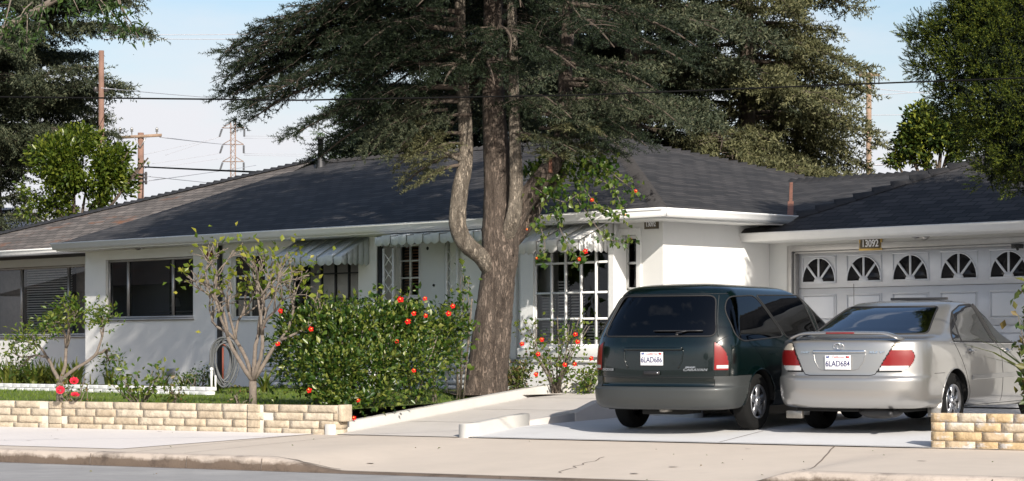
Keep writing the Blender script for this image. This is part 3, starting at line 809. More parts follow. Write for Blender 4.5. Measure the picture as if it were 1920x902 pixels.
f = window(house, b0, b1, bz0, bz1, v0, 5, 4, 'white_paint', .035, .032, xs=bx, zs=bzs, sill=False, reveal=.02, label='bay window with twenty small panes',
       blinds=[(b0+.05, bx[0]-.02, bz0+.03, bzs[1], .045, 'blind'), (bx[0]+.02, bx[1]-.02, bz0+.03, bzs[1]+.2, .045, 'blind'), (bx[1]+.02, bx[2]-.02, bz0+.03, bzs[1]+.05, .045, 'blind'), (bx[2]+.02, bx[3]-.02, bz0+.03, bzs[2]-.05, .045, 'blind'), (bx[3]+.02, b1-.04, bz0+.03, bzs[2]-.06, .045, 'blind')])
sh = MB(); sh.box(bx[3]+.05, b1-.03, .02, .30, bzs[0]-.10, bzs[0]+.22); sh.build('shelf_box', 'wood_inside', f)
# column strips left of the bay
cs = MB(); cs.box(fx(962), fx(972), -.06, .0, -.2, ZE-.2); cs.box(fx(984), fx(990), -.05, .0, -.2, ZE-.2); cs.build('downpipe', 'white_trim', house, bevel=.01)
# porch window, door, posts
PW = (fx(748, pd), fx(790, pd), hz(557, 768, pd), hz(458, 768, pd))
window(house, PW[0], PW[1], PW[2], PW[3], pd-.02, 2, 3, 'white_trim', .035, .025, sill=True, reveal=.02, zs=[hz(521, 768, pd), hz(489, 768, pd)], blinds=[(PW[0]+.02, PW[1]-.02, PW[2]+.12, PW[3], .05, 'wood_inside')], label='porch window with wooden blinds')
dr = MB(); d0 = fx(793, pd); d1 = fx(838, pd)
dr.box(d0, d1, pd-.05, pd-.002, .02, hz(455, 815, pd)); door = dr.build('door', 'door_paint', house, bevel=.004)
kn = MB(); kn.ball((fx(818, pd), pd-.06, hz(535, 818, pd)), .022, .02, .022); kn.build('door_knob', 'dark_metal', door); kn = MB(); kn.ball((fx(806, pd), pd-.052, hz(466, 806, pd)), .03, .01, .03); kn.build('peephole_cover', 'dark_metal', door)
dt = MB(); dt.box(d0-.07, d0-.01, pd-.035, pd-.003, 0, hz(455, 815, pd)+.06); dt.box(d1+.01, d1+.07, pd-.035, pd-.003, 0, hz(455, 815, pd)+.06); dt.build('door_frame', 'white_trim', house)
for (pxa, pxb) in ((720, 738), (838, 858)):
    pm = MB(); a, b = fx(pxa, -.05), fx(pxb, -.05)
    for x in (a, b): pm.box(x-.02, x+.02, -.07, -.03, 0, ZE-.35)
    zz = .1
    while zz < ZE-.5:
        for (p, q) in (((a, zz), (b, zz+.24)), ((b, zz), (a, zz+.24))): pm.tube([(p[0], -.05, p[1]), ((p[0]+q[0])/2, -.05+random.uniform(-.01, .01), (p[1]+q[1])/2), (q[0], -.05, q[1])], .009, 5)
        zz += .24
    pm.build('trellis_post', 'white_trim', house)
mb = MB(); mb.box(PO[0], PO[0]+.10, .02, .06, 0, PO[3]); mb.build('screen_frame', 'dark_metal', house)

# awnings: ribbed sheet with a scalloped valance and closed sides
def awning(x0, x1, zt, zb, d, va, m='awning', vh=.14, va0=0., label=None, pan=.21):
    mb = MB(); n = max(2, round((x1-x0)/pan)); w = (x1-x0)/n
    vt, vb = va0-.01, va0-d
    for i in range(n):
        a = x0+i*w; up = .022 if i % 2 else 0.
        b = a+w; e = .012
        mb.hexa([(a, vb, zb-.006+up), (b, vb, zb-.006+up), (b, vt, zt-.006+up), (a, vt, zt-.006+up), (a, vb, zb+.006+up), (b, vb, zb+.006+up), (b, vt, zt+.006+up), (a, vt, zt+.006+up)])
        # valance pan with a rounded foot
        k = 7; top = [(a+(b-a)*j/k, zb+.008+up) for j in range(k+1)]; bot = [(a+(b-a)*j/k, zb-vh+.045*abs(2*j/k-1)**2.2) for j in range(k+1)]
        y = vb-(.018 if i % 2 else 0)-.004
        V = [(p[0], y, p[1]) for p in top]+[(p[0], y, p[1]) for p in bot]+[(p[0], y+.004, p[1]) for p in top]+[(p[0], y+.004, p[1]) for p in bot]
        fs = []; q = k+1
        for j in range(k): fs += [(q+j, q+j+1, j+1, j), (2*q+j, 2*q+j+1, 3*q+j+1, 3*q+j), (q+j+1, q+j, 3*q+j, 3*q+j+1)]
        mb.add(V, fs)
    for (x, sg) in ((x0, -1), (x1, 1)):      # sides in narrow vertical pans
        nd = max(3, int(d/.10))
        for j in range(nd):
            ya, yb = vb+(vt-vb)*j/nd, vb+(vt-vb)*(j+1)/nd
            za, zc = zb+(zt-zb)*j/nd, zb+(zt-zb)*(j+1)/nd; xx = x+sg*(.012 if j % 2 else .0)
            ym = (ya+yb)/2
            mb.add([(xx, ya, zb-vh+.035), (xx, ym, zb-vh), (xx, yb, zb-vh+.035), (xx, yb, zc), (xx, ya, za), (xx-sg*.004, ya, zb-vh+.035), (xx-sg*.004, ym, zb-vh), (xx-sg*.004, yb, zb-vh+.035), (xx-sg*.004, yb, zc), (xx-sg*.004, ya, za)],
                   [(0, 1, 2, 3, 4), (9, 8, 7, 6, 5), (0, 5, 6, 1), (1, 6, 7, 2), (2, 7, 8, 3), (4, 3, 8, 9)])
    o = mb.build('awning', m, house)
    if label: o['label'] = label
    return o
aw = .60
awning(fx(505, -aw), fx(641, -aw), hz(447, 660, 0), hz(484, 575, -aw), aw, 0, label='blue grey striped awning over the curtained window')
awning(fx(703, -.75), fx(905, -.75), hz(432, 800, 0)-.02, hz(441, 800, -.75), .75, 0, label='flat scalloped awning over the front door', pan=.19)
awning(fx(968, -.85), fx(1160, 0), hz(410, 1130, 0), hz(455, 1020, -.85), .85, 0, 'white_paint', vh=.16, label='white scalloped awning over the bay window')

# house number, lamp, round alarm, vents, downpipe, ledge
def number_sign(parent, fr, px, py, w, h, v, gold=False):
    a = fr.u(px, v); z = fr.z(py, a, v)
    mb = MB(); k = 12
    poly = [(a-w/2, z-h/2), (a+w/2, z-h/2)]+[(a+w/2-w*i/k, z+h*.36+h*.16*math.sin(math.pi*i/k)) for i in range(k+1)]
    mb.prism(poly, v-.03, v-.004, 'y'); s = mb.build('number_sign', 'gold' if gold else 'bronze', parent, bevel=.004)
    if gold:
        m2 = MB(); m2.box(a-w/2+.03, a+w/2-.03, v-.034, v-.029, z-h/2+.03, z+h*.40); m2.build('plaque', 'bronze', s)
    text('numerals', '13092', h*.74, 'plate_white', s, (a, v-.036, z), (R(90), 0, 0), .003, .85, bold=.002)
    return s
number_sign(house, H, 1223, 421, .27, .13, 0)
mb = MB(); a = fx(394); z = hz(480, 394, 0); mb.lathe([(0, -.05), (.085, -.05), (.10, -.03), (.10, 0)], (a, -.0, z), 'y', 24); mb.build('alarm_bell', 'red_round', house, smooth=False)
for px in (206, 320):
    a = fx(px); z = hz(698, px, 0); mb = MB(); mb.box(a-.13, a+.13, -.012, .0, z-.07, z+.07)
    for k in range(6): mb.box(a-.11, a+.11, -.02, -.012, z-.055+k*.02, z-.045+k*.02)
    mb.build('foundation_vent', 'alu', house)
mb = MB(); mb.box(fx(414), fx(414)+.07, -.09, -.02, -.1, ZE-.15); mb.build('downpipe', 'dark_metal', house, bevel=.01)
mb = MB(); z = hz(462, 265, -.3); a = H.u(265, -.3)
mb.tube([(a, -.02, z+.05), (a, -.2, z+.04), (a-.05, -.3, z-.02)], .015, 6); mb.ball((a-.08, -.32, z-.02), .05, .07, .05); mb.ball((a+.06, -.3, z), .045, .06, .045); mb.build('flood_light', 'alu', house)
mb = MB()
x = fx(495)
for r in range(9):     # white painted brick skirting left of the hedge, darker course lines
    z_ = -.15+r*.085; xx = x-(r % 2)*.12
    while xx < fx(700): mb.box(xx+.003, xx+.25, -.09+random.uniform(-.005, .005), .0, z_, z_+.078); xx += .256
mb.build('brick_skirting', 'white_brick', house)
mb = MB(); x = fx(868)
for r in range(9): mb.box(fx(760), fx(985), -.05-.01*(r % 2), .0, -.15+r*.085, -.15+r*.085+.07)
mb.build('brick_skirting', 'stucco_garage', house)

# ------------------------------------------------------------------ roofs
def roof_face(mb, P, mi=0):
    """P: polygon in local coordinates; first edge is the eave. UV in metres: along the eave, up the slope"""
    P = np.array(P, float); e = unit(P[1]-P[0]); nrm = np.zeros(3)
    for i in range(len(P)): nrm += np.cross(P[i], P[(i+1) % len(P)])
    nrm = unit(nrm); up = np.cross(nrm, e)
    uv = [(np.dot(p-P[0], e)+(P[0]@e) % 7, np.dot(p-P[0], up)) for p in P]
    mb.quad(P, mi, uv)
def caps(mb, a, b, step=.17, w=.28, t=.06):
    a = np.array(a, float); b = np.array(b, float); L = np.linalg.norm(b-a); d = (b-a)/L; n = int(L/step)
    s = unit(np.cross(d, [0, 0, 1.])); up = np.cross(s, d)
    for i in range(n):
        p = a+d*(i*step); q = p+d*(step*1.45)
        h0 = t+random.uniform(-.004, .006); h1 = .006
        c = [p-s*w/2-up*.03, p+up*h0, p+s*w/2-up*.03, q-s*w/2-up*.045, q+up*h1, q+s*w/2-up*.045, p-up*.06]
        mb.add(c, [(0, 1, 4, 3), (1, 2, 5, 4), (0, 6, 2, 1)])
zr = 5.13-ZH; uL = fx(105, -.6)-.0
E = np.array([.52, -.6, ZE]); EL = np.array([uL, -.6, ZE]); RB = 10.0
AP = np.array([H.u(597, 4.3), 4.3, zr]); P2 = np.array([-5.3, 4.5, zr]); 
rf = MB()
roof_face(rf, [EL, E, P2, AP])
roof_face(rf, [E, (E[0], RB, ZE), P2])
roof_face(rf, [(E[0], RB, ZE), (uL, RB, ZE), AP, P2])
roof_face(rf, [(uL, RB, ZE), EL, AP])
rf.quad([(uL, -.6, ZE-.14), (E[0], -.6, ZE-.14), (E[0], RB, ZE-.14), (uL, RB, ZE-.14)], 1)
for (p, q) in ((EL, E), (E, (E[0], RB, ZE)), ((E[0], RB, ZE), (uL, RB, ZE)), ((uL, RB, ZE), EL)):
    p = np.array(p, float); q = np.array(q, float); dz = np.array([0, 0, .14]); rf.quad([p-dz, q-dz, q, p], 1)
roof = rf.build('roof', ['shingle', 'white_trim'], house)
cp = MB(); caps(cp, E, P2); caps(cp, (E[0], RB, ZE), P2); caps(cp, P2, AP); cp.build('ridge_caps', 'ridge_cap', roof)
# roof of the recessed wing
vE = .5; uFe = H.u(-190, vE); AP2 = AP+np.array([-.05, 0, .07])
rf = MB(); roof_face(rf, [(uFe, vE, ZE), (uL+1.6, vE, ZE), AP2])
roof_face(rf, [(uFe, 8.2, ZE), (uFe, vE, ZE), AP2]); roof_face(rf, [(uL+1.6, 8.2, ZE), (uFe, 8.2, ZE), AP2])
rf.quad([(uFe, vE, ZE-.1), (uL+.2, vE, ZE-.1), (uL+.2, vE, ZE), (uFe, vE, ZE)], 1); rf.quad([(uFe, vE, ZE-.1), (uL+.3, vE, ZE-.1), (uL+.3, 8, ZE-.1), (uFe, 8, ZE-.1)], 1)
r2 = rf.build('wing_roof', ['shingle_brown', 'white_trim'], house)
cp = MB(); caps(cp, (uFe, vE, ZE), AP2); cp.build('ridge_caps', 'ridge_cap', r2)
# connecting roof behind the garage
v3 = 2.3; pz = .24; h3 = .86
rf = MB(); roof_face(rf, [(-3.2, v3, ZE), (.56, v3, ZE), (1.3, v3+1, ZE+pz), (9, v3+1, ZE+pz), (9, v3+h3/pz, ZE+h3), (-3.2, v3+h3/pz, ZE+h3)])
roof_face(rf, [(9, v3+2*h3/pz, ZE), (-3.2, v3+2*h3/pz, ZE), (-3.2, v3+h3/pz, ZE+h3), (9, v3+h3/pz, ZE+h3)])
r3 = rf.build('rear_roof', ['shingle', 'white_trim'], house)
cp = MB(); caps(cp, (-2.4, v3+h3/pz, ZE+h3), (9, v3+h3/pz, ZE+h3)); cp.build('ridge_caps', 'ridge_cap', r3)
mb = MB()         # copper valley flashing
sl = (zr-ZE)/(E[0]-P2[0])
vy = lambda s: np.array([E[0]-s, v3+s*sl/pz, ZE+s*sl+.02])
for (s0_, s1_, w) in ((.0, 1.1, .06), (1.1, 2.75, .035)):
    a, b = vy(s0_), vy(s1_); mb.quad([a-[w, 0, -.0], a+[w, 0, 0], b+[w, 0, 0], b-[w, 0, 0]])
mb.build('valley_flashing', 'copper', r3)
# rear walls under it so it is a building from any side
mb = MB(); mb.box(1.2, 8.6, v3+1.2, v3+1.3, -.4, ZE-.1); mb.box(.05, 8.6, v3+2*h3/pz-.6, v3+2*h3/pz-.5, -.4, ZE-.1); mb.build('rear_wall', 'stucco', house)
# gutters
def gutter(mb, a, b, out):
    a = np.array(a, float); b = np.array(b, float); o_ = np.array(out, float)
    prof = [(0, -.115), (.05, -.115), (.075, -.07), (.10, -.02), (.115, -.005), (.115, .012), (.0, .012)]
    V = [a+o_*p+np.array([0, 0, q]) for p, q in prof]+[b+o_*p+np.array([0, 0, q]) for p, q in prof]
    n = len(prof)
    mb.add(V, [(i, (i+1) % n, n+(i+1) % n, n+i) for i in range(n)]+[tuple(range(n))[::-1], tuple(range(n, 2*n))])
gm = MB(); gutter(gm, (uL-.03, -.603, ZE), (E[0]+.11, -.603, ZE), (0, -1, 0)); gutter(gm, (E[0]+.003, -.6, ZE), (E[0]+.003, v3+.1, ZE), (1, 0, 0))
gm.build('gutter', 'white_paint', house, recalc=True)
gm = MB(); gutter(gm, (uFe, vE-.003, ZE), (uL+.3, vE-.003, ZE), (0, -1, 0)); gm.build('gutter', 'white_paint', house, recalc=True)
vp = MB(); a = H.u(601, 4.0); zt = H.z(262, a, 4.0); vp.lathe([(.055, zr-.5), (.055, zt), (.075, zt), (.075, zt+.05), (0, zt+.05)], (a, 4.0, 0), k=16); vp.lathe([(.16, zr-.25), (.06, zr+.1)], (a, 4.0, 0), k=16)
vp.build('vent_pipe', 'dark_metal', house)

# ------------------------------------------------------------------ garage
G0 = P3(1437, 700, 36.62); ZG = .56
G = Frame(G0[0], G0[1], ZG, 46.)
gar = thing('garage', 'white stucco garage with a wide panelled door and a dark hip roof', 'garage', (G.o[0], G.o[1], ZG), -G.a)
def gz(py, px, v=0.): return G.z(py, G.u(px, v), v)
GW = 8.2; g0 = G.u(1486); g1 = g0+5.12; gt = gz(472, 1486)
GE = G.z(440, G.u(1388, -.6), -.6)
mb = MB(); wall_holes(mb, 0, GW, -.5, GE-.1, 0, [(g0, g1, -.5, gt)], d=.16)
mb.quad([(0, 7, -.5), (0, 0, -.5), (0, 0, GE-.1), (0, 7, GE-.1)]); mb.quad([(GW, 0, -.5), (GW, 7, -.5), (GW, 7, GE-.1), (GW, 0, GE-.1)]); mb.quad([(GW, 7, -.5), (0, 7, -.5), (0, 7, GE-.1), (GW, 7, GE-.1)])
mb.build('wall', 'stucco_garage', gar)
mb = MB(); mb.box(g0-.09, g0, -.03, .10, -.1, gt+.09); mb.box(g1, g1+.09, -.03, .10, -.1, gt+.09); mb.box(g0, g1, -.03, .10, gt, gt+.09); mb.box(g0+.0, g0+.035, .02, .13, -.1, gt-.0); mb.box(g0, g1, .02, .13, gt-.035, gt)
mb.build('door_frame', 'alu', gar, bevel=.004)
# panelled door: base sheet, raised panel frames, fan lights in the top row
dv = .11; ph = (gt+.02)/4; pw = (g1-g0)/6
mb = MB(); hol = []
k = 10
for r in range(4):
    z0 = .0+r*ph
    mb.box(g0, g1, dv, dv+.03, z0+.004, z0+ph-.004)
door = mb.build('garage_door', 'garage_door', gar)
mb = MB()
for r in range(4):
    for c in range(6):
        xa = g0+c*pw+.10; xb = g0+(c+1)*pw-.10; za = r*ph+.09; zb = (r+1)*ph-.09
        if r == 3: za = r*ph+.07
        for (p, q, s_, t_) in ((xa, xb, za, za+.018), (xa, xb, zb-.018, zb), (xa, xa+.018, za+.018, zb-.018), (xb-.018, xb, za+.018, zb-.018)): mb.box(p, q, dv-.010, dv-.001, s_, t_)
        if r < 3: mb.hexa([(xa+.05, dv-.012, za+.05), (xb-.05, dv-.012, za+.05), (xb-.03, dv-.0, za+.03), (xa+.03, dv-.0, za+.03), (xa+.05, dv-.012, zb-.05), (xb-.05, dv-.012, zb-.05), (xb-.03, dv, zb-.03), (xa+.03, dv, zb-.03)])
mb.build('panel_moulding', 'garage_door', door)
for c in range(6):
    cx = g0+(c+.5)*pw; rx = pw*.36; cz = 3*ph+.10; rz = ph*.60
    gm_ = MB(); pts = [(cx+rx*math.cos(math.pi*i/18), cz+rz*math.sin(math.pi*i/18)) for i in range(19)]
    gm_.prism(pts, dv-.008, dv-.002, 'y'); fl = gm_.build('fan_light', 'glass_dark' if 'glass_dark' in M else 'glass_tint', door)
    sp = MB()
    for an in (0, 45, 90, 135, 180):
        if an in (0, 180): continue
        d_ = np.array([math.cos(R(an))*rx*1.02, math.sin(R(an))*rz*1.02]); q_ = unit(np.array([-d_[1], d_[0]]))*.017
        e_ = [np.array([cx, cz])-q_, np.array([cx, cz])+q_, np.array([cx, cz])+d_+q_, np.array([cx, cz])+d_-q_]
        sp.prism([tuple(x) for x in e_], dv-.017-.001*an/45, dv-.009, 'y')
    sp.prism([(cx+.085*math.cos(math.pi*i/10), cz+.07*math.sin(math.pi*i/10)) for i in range(11)], dv-.0215, dv-.0085, 'y')
    arc = [(cx+rx*1.03*math.cos(math.pi*i/18), dv-.01, cz+rz*1.03*math.sin(math.pi*i/18)) for i in range(19)]
    sp.tube(arc, .012, 5); sp.box(cx-rx-.01, cx+rx+.01, dv-.016, dv-.0085, cz-.022, cz+.002)
    sp.build('fan_bars', 'garage_door', fl)
number_sign(gar, G, 1634, 457, .42, .20, 0, True)
mb = MB(); a = G.u(1735); z = gz(441, 1735); mb.lathe([(0, -.03), (.06, -.03), (.07, 0)], (a, 0, z), 'y', 16); mb.ball((a-.10, -.10, z-.01), .05, .08, .045); mb.ball((a+.10, -.10, z), .05, .08, .045); mb.build('flood_light', 'alu', gar)
mb = MB(); a = G.u(1912); z = gz(462, 1912); mb.box(a-.06, a+.06, -.12, 0, z-.03, z+.03); mb.tube([(a, -.1, z), (a+.1, -.2, z-.05)], .02, 6); mb.build('wall_light', 'dark_metal', gar)
ev = -.6; GD = 7.0; d_ = (GD-ev)/2; zr2 = GE+.45*d_
C0 = (.01, ev, GE); C1 = (GW+.4, ev, GE); C2 = (GW+.4, GD, GE); C3 = (.01, GD, GE)
A0 = (.01+d_, ev+d_, zr2); A1 = (GW+.4-d_, ev+d_, zr2)
rf = MB(); roof_face(rf, [C0, C1, A1, A0]); roof_face(rf, [C1, C2, A1]); roof_face(rf, [C2, C3, A0, A1]); roof_face(rf, [C3, C0, A0])
rf.quad([(x, y, GE-.12) for x, y, _ in (C0, C1, C2, C3)], 1)
for p, q in ((C0, C1), (C1, C2), (C2, C3), (C3, C0)):
    rf.quad([(p[0], p[1], GE-.12), (q[0], q[1], GE-.12), q, p], 1)
gr = rf.build('roof', ['shingle', 'white_trim'], gar)
cp = MB(); caps(cp, C0, A0, step=.30, w=.3, t=.085); caps(cp, A0, A1); caps(cp, C1, A1); cp.build('ridge_caps', 'ridge_cap', gr)
gm = MB(); gutter(gm, (-.02, ev-.003, GE), (GW+.5, ev-.003, GE), (0, -1, 0)); gm.build('gutter', 'white_paint', gar, recalc=True)
# ------------------------------------------------------------------ cars: x right, y forward, z up; rings of the body are stacked from sill to roof
def pchip(t, y, T):
    t = np.asarray(t, float); y = np.asarray(y, float); h = np.diff(t); d = np.diff(y)/h; n = len(t); m = np.zeros(n)
    for i in range(1, n-1):
        if d[i-1]*d[i] > 0:
            w1 = 2*h[i]+h[i-1]; w2 = h[i]+2*h[i-1]; m[i] = (w1+w2)/(w1/d[i-1]+w2/d[i])
    m[0] = d[0]; m[-1] = d[-1]
    k = np.clip(np.searchsorted(t, T, side='right')-1, 0, n-2); u = (T-t[k])/h[k]
    return y[k]*(1+2*u)*(1-u)**2+m[k]*h[k]*u*(1-u)**2+y[k+1]*u*u*(3-2*u)-m[k+1]*h[k]*u*u*(1-u)
def body_grid(keys, nrow, pr=2.7, pf=2.3, n1=70, n2=230, n3=40):
    K = np.array(keys, float)      # zr zf yr yf w Lr Lf
    n = len(K); seg = np.sqrt(np.sum(np.diff(K[:, [0, 1, 2, 3, 4]]*[1.3, .5, .8, .3, 1.], axis=0)**2, axis=1))+.02
    t = np.concatenate([[0], np.cumsum(seg)]); T = np.linspace(0, t[-1], nrow)
    C = np.stack([pchip(t, K[:, j], T) for j in range(K.shape[1])], 1)
    rows = []
    for zr_, zf_, yr, yf, w, Lr, Lf in C:
        a = np.linspace(0, math.pi/2, n1)
        xr = w*np.sin(a)**(2/pr); yy = yr+Lr*(1-np.cos(a)**(2/pr))
        ys = np.linspace(yr+Lr, yf-Lf, n2)[1:-1]; u = (ys-yr-Lr)/(yf-Lf-yr-Lr); xs = w*(1+.012*np.sin(math.pi*u))
        b = np.linspace(math.pi/2, 0, n3); xf = w*np.sin(b)**(2/pf); yf_ = yf-Lf*(1-np.cos(b)**(2/pf))
        X = np.concatenate([xr, xs, xf]); Y = np.concatenate([yy, ys, yf_])
        X = np.concatenate([X, -X[::-1][1:-1]]); Y = np.concatenate([Y, Y[::-1][1:-1]])
        q = np.clip((Y-yr)/(yf-yr), 0, 1); Z = zr_+(zf_-zr_)*(q*q*(3-2*q))
        rows.append(np.stack([X, Y, Z], 1))
    return np.array(rows)
def inpoly(P, poly):
    x, y = P[:, 0], P[:, 1]; c = np.zeros(len(P), bool); n = len(poly); j = n-1
    for i in range(n):
        xi, yi = poly[i]; xj, yj = poly[j]
        with np.errstate(divide='ignore', invalid='ignore'):
            c ^= ((yi > y) != (yj > y)) & (x < (xj-xi)*(y-yi)/(yj-yi+1e-12)+xi)
        j = i
    return c
def roundpoly(poly, r=.06, k=5):
    out = []; n = len(poly)
    for i in range(n):
        a, b, c = (np.array(poly[(i+d) % n], float) for d in (-1, 0, 1))
        u = a-b; v = c-b; lu = np.linalg.norm(u); lv = np.linalg.norm(v); d = min(r, lu*.45, lv*.45)
        p, q = b+u/lu*d, b+v/lv*d
        for j in range(k+1):
            s = j/k; out.append(tuple((1-s)**2*p+2*s*(1-s)*b+s*s*q))
    return out
class Car:
    def __init__(s, root, rows, W):
        s.root = root; s.rows = rows; nr, nc, _ = rows.shape; s.V = rows.reshape(-1, 3)
        i = np.arange(nr-1)[:, None]*nc; j = np.arange(nc)[None]
        s.F = np.stack([i+j, i+(j+1) % nc, i+nc+(j+1) % nc, i+nc+j], -1).reshape(-1, 4)
        s.C = s.V[s.F].mean(1); a = s.V[s.F[:, 2]]-s.V[s.F[:, 0]]; b = s.V[s.F[:, 3]]-s.V[s.F[:, 1]]; s.N = unit(np.cross(a, b))
        s.vn = np.zeros_like(s.V); 
        for k in range(4): np.add.at(s.vn, s.F[:, k], np.cross(a, b))
        s.vn = unit(s.vn)
        s.bvh = BVHTree.FromPolygons([tuple(v) for v in s.V], [tuple(f) for f in s.F.tolist()])
        s.used = np.zeros(len(s.F), bool); s.lab = np.zeros(len(s.F), int); s.top = rows[-1]
    def side(s, poly): return inpoly(s.C[:, 1:3], poly) & (np.abs(s.N[:, 0]) > .35)
    def rear(s, poly, ymax=1.9): return inpoly(s.C[:, [0, 2]], poly) & (s.C[:, 1] < ymax) & (s.N[:, 1] < -.15)
    def take(s, mask, name, m, parent=None, off=0., smooth=True):
        mask = mask & ~s.used; s.used |= mask
        f = s.F[mask]; ids, inv = np.unique(f.ravel(), return_inverse=True)
        V = s.V[ids]+s.vn[ids]*off
        mb = MB(); mb.add(V, inv.reshape(-1, 4)); return mb.build(name, m, parent or s.root, smooth=smooth)
    def hit_side(s, y, z, sx=1):
        h = s.bvh.ray_cast(Vector((2.5*sx, y, z)), Vector((-sx, 0, 0)))
        return (np.array(h[0]), np.array(h[1])) if h[0] else None
    def hit_rear(s, x, z, d=1):
        h = s.bvh.ray_cast(Vector((x, -2 if d > 0 else 8, z)), Vector((0, d, 0)))
        return (np.array(h[0]), np.array(h[1])) if h[0] else None
    def seam(s, mb, pts, fn, r=.004, closed=False, off=0., sub=.03):
        P = list(pts)+([pts[0]] if closed else [])
        Q = []
        for a, b in zip(P[:-1], P[1:]):
            a = np.array(a, float); b = np.array(b, float); n = max(1, int(np.linalg.norm(b-a)/sub))
            for i in range(n): Q.append(a+(b-a)*i/n)
        Q.append(np.array(P[-1], float))
        out = []
        for q in Q:
            h = fn(*q)
            if h is not None:
                nrm = h[1]
                out.append(h[0]+nrm*off*(1 if np.dot(nrm, h[0]-np.array([0, 2.4, .8])) > 0 else -1))
        if len(out) > 1: mb.tube(np.array(out), r, 6, caps=not closed)
def snap_arch(rows, yw, zw, Rr, tol=.016):
    for sg in (-1, 1):
        d = rows[..., 1:3]-np.array([yw, zw]); r = np.linalg.norm(d, axis=-1)
        m = (np.abs(r-Rr) < tol) & (np.abs(rows[..., 0]) > .55)
        rows[m, 1:3] = np.array([yw, zw])+d[m]/r[m][:, None]*Rr
def wheel(root, x, y, zc, Rt, wd, side, style):
    tg = bpy.data.objects.new('wheel', None)
    t = MB(); h = wd/2; Rr = Rt*.62
    t.lathe([(Rr-.005, -h*.85), (Rr+.02, -h*.98), (Rt-.035, -h), (Rt-.008, -h*.80), (Rt, -h*.5), (Rt, h*.5), (Rt-.008, h*.80), (Rt-.035, h), (Rr+.02, h*.98), (Rr-.005, h*.85), (Rr-.02, h*.3)], (x, y, zc), 'x', 40)
    w = t.build('wheel', 'tyre', root, smooth=True)
    rm = MB(); o = x+side*h*.55
    rm.lathe([(Rr, side*h*.8), (Rr-.012, side*h*.95), (Rr-.022, side*h*.8), (Rr-.03, -side*h*.1), (0, -side*h*.15)], (x, y, zc), 'x', 40)
    rm.build('rim', 'under' if False else 'dark_metal', w, smooth=True)
    sp = MB(); n = 5
    xo = x+side*h*.82
    sp.lathe([(Rr-.004, side*.010), (Rr-.012, side*.022), (Rr-.030, side*.0)], (xo, y, zc), 'x', 40)
    for i in range(n):
        a = 2*math.pi*i/n+.3; w0, w1 = (.34, .22) if style == 'van' else (.5, .115)
        P_ = []
        for (rr, ww, dx) in ((.045, .05, .0), (Rr*.5, Rr*w1*.9, .012), (Rr-.02, Rr*w0*.62, .004)):
            for sg in (-1, 1):
                P_.append((xo+side*(dx), y+rr*math.cos(a)-sg*ww*math.sin(a), zc+rr*math.sin(a)+sg*ww*math.cos(a)))
        bk = [(p[0]-side*.03, p[1], p[2]) for p in P_]
        sp.add(P_+bk, [(0, 1, 3, 2), (2, 3, 5, 4), (6, 8, 9, 7), (8, 10, 11, 9), (0, 2, 8, 6), (2, 4, 10, 8), (1, 7, 9, 3), (3, 9, 11, 5), (4, 5, 11, 10)])
    sp.lathe([(.062, -side*.02), (.062, side*.016), (.045, side*.024), (0, side*.026)], (xo, y, zc), 'x', 20)
    sp.build('spokes', 'alloy', w)
    for i in range(5):
        nt_ = MB(); a = 2*math.pi*i/5; nt_.lathe([(.009, 0), (.009, side*.012), (0, side*.013)], (xo+side*.02, y+.042*math.cos(a), zc+.042*math.sin(a)), 'x', 6)
        nt_.build('wheel_nut', 'dark_metal', w)
    return w
def arch_liner(mb, yw, zw, Rr, x0, x1):
    k = 16; V = []
    for x in (x0, x1):
        for i in range(k+1):
            a = math.pi*i/k; V.append((x, yw+Rr*math.cos(a), zw+Rr*math.sin(a)))
    fs = [(i, i+1, k+2+i, k+1+i) for i in range(k)]+[tuple(range(k+1))]
    mb.add(V, fs)
def seat(mb, x, y, w=.52, z=.35, back=.62, hr=True):
    mb.box(x-w/2, x+w/2, y, y+.5, z, z+.2)
    mb.hexa([(x-w/2, y-.12, z+.15), (x+w/2, y-.12, z+.15), (x+w/2, y+.08, z+.15), (x-w/2, y+.08, z+.15), (x-w*.42, y-.26, z+back+.15), (x+w*.42, y-.26, z+back+.15), (x+w*.42, y-.14, z+back+.15), (x-w*.42, y-.14, z+back+.15)])
    if hr: mb.box(x-.13, x+.13, y-.31, y-.20, z+back+.17, z+back+.36)
def plate(root, c, rx, word, label):
    mb = MB(); mb.box(-.155, .155, -.006, .004, -.078, .078)
    p = mb.build('licence_plate', 'plate_white', root, bevel=.003, loc=c); p.rotation_euler = (rx, 0, 0); p['label'] = label
    text('plate_number', word, .090, 'plate_text', p, (0, -.0075, -.015), (R(90), 0, 0), .001, .84, bold=.0006)
    text('state_name', 'California', .036, 'red_print', p, (0, -.0075, .058), (R(90), 0, 0), .001, 1.05, shear=.35)
    m2 = MB(); m2.box(.098, .14, -.0075, -.0062, .048, .070); m2.build('year_sticker', 'red_print', p)
    m2 = MB(); m2.box(-.138, -.104, -.0075, -.0062, .050, .068); m2.build('month_sticker', 'blue_print', p)
    m2 = MB(); 
    for sx in (-.105, .105): m2.lathe([(.006, 0), (.006, -.003), (0, -.004)], (sx, -.007, .066), 'y', 8)
    m2.build('screws', 'dark_metal', p)
    return p

CARY = 31.0
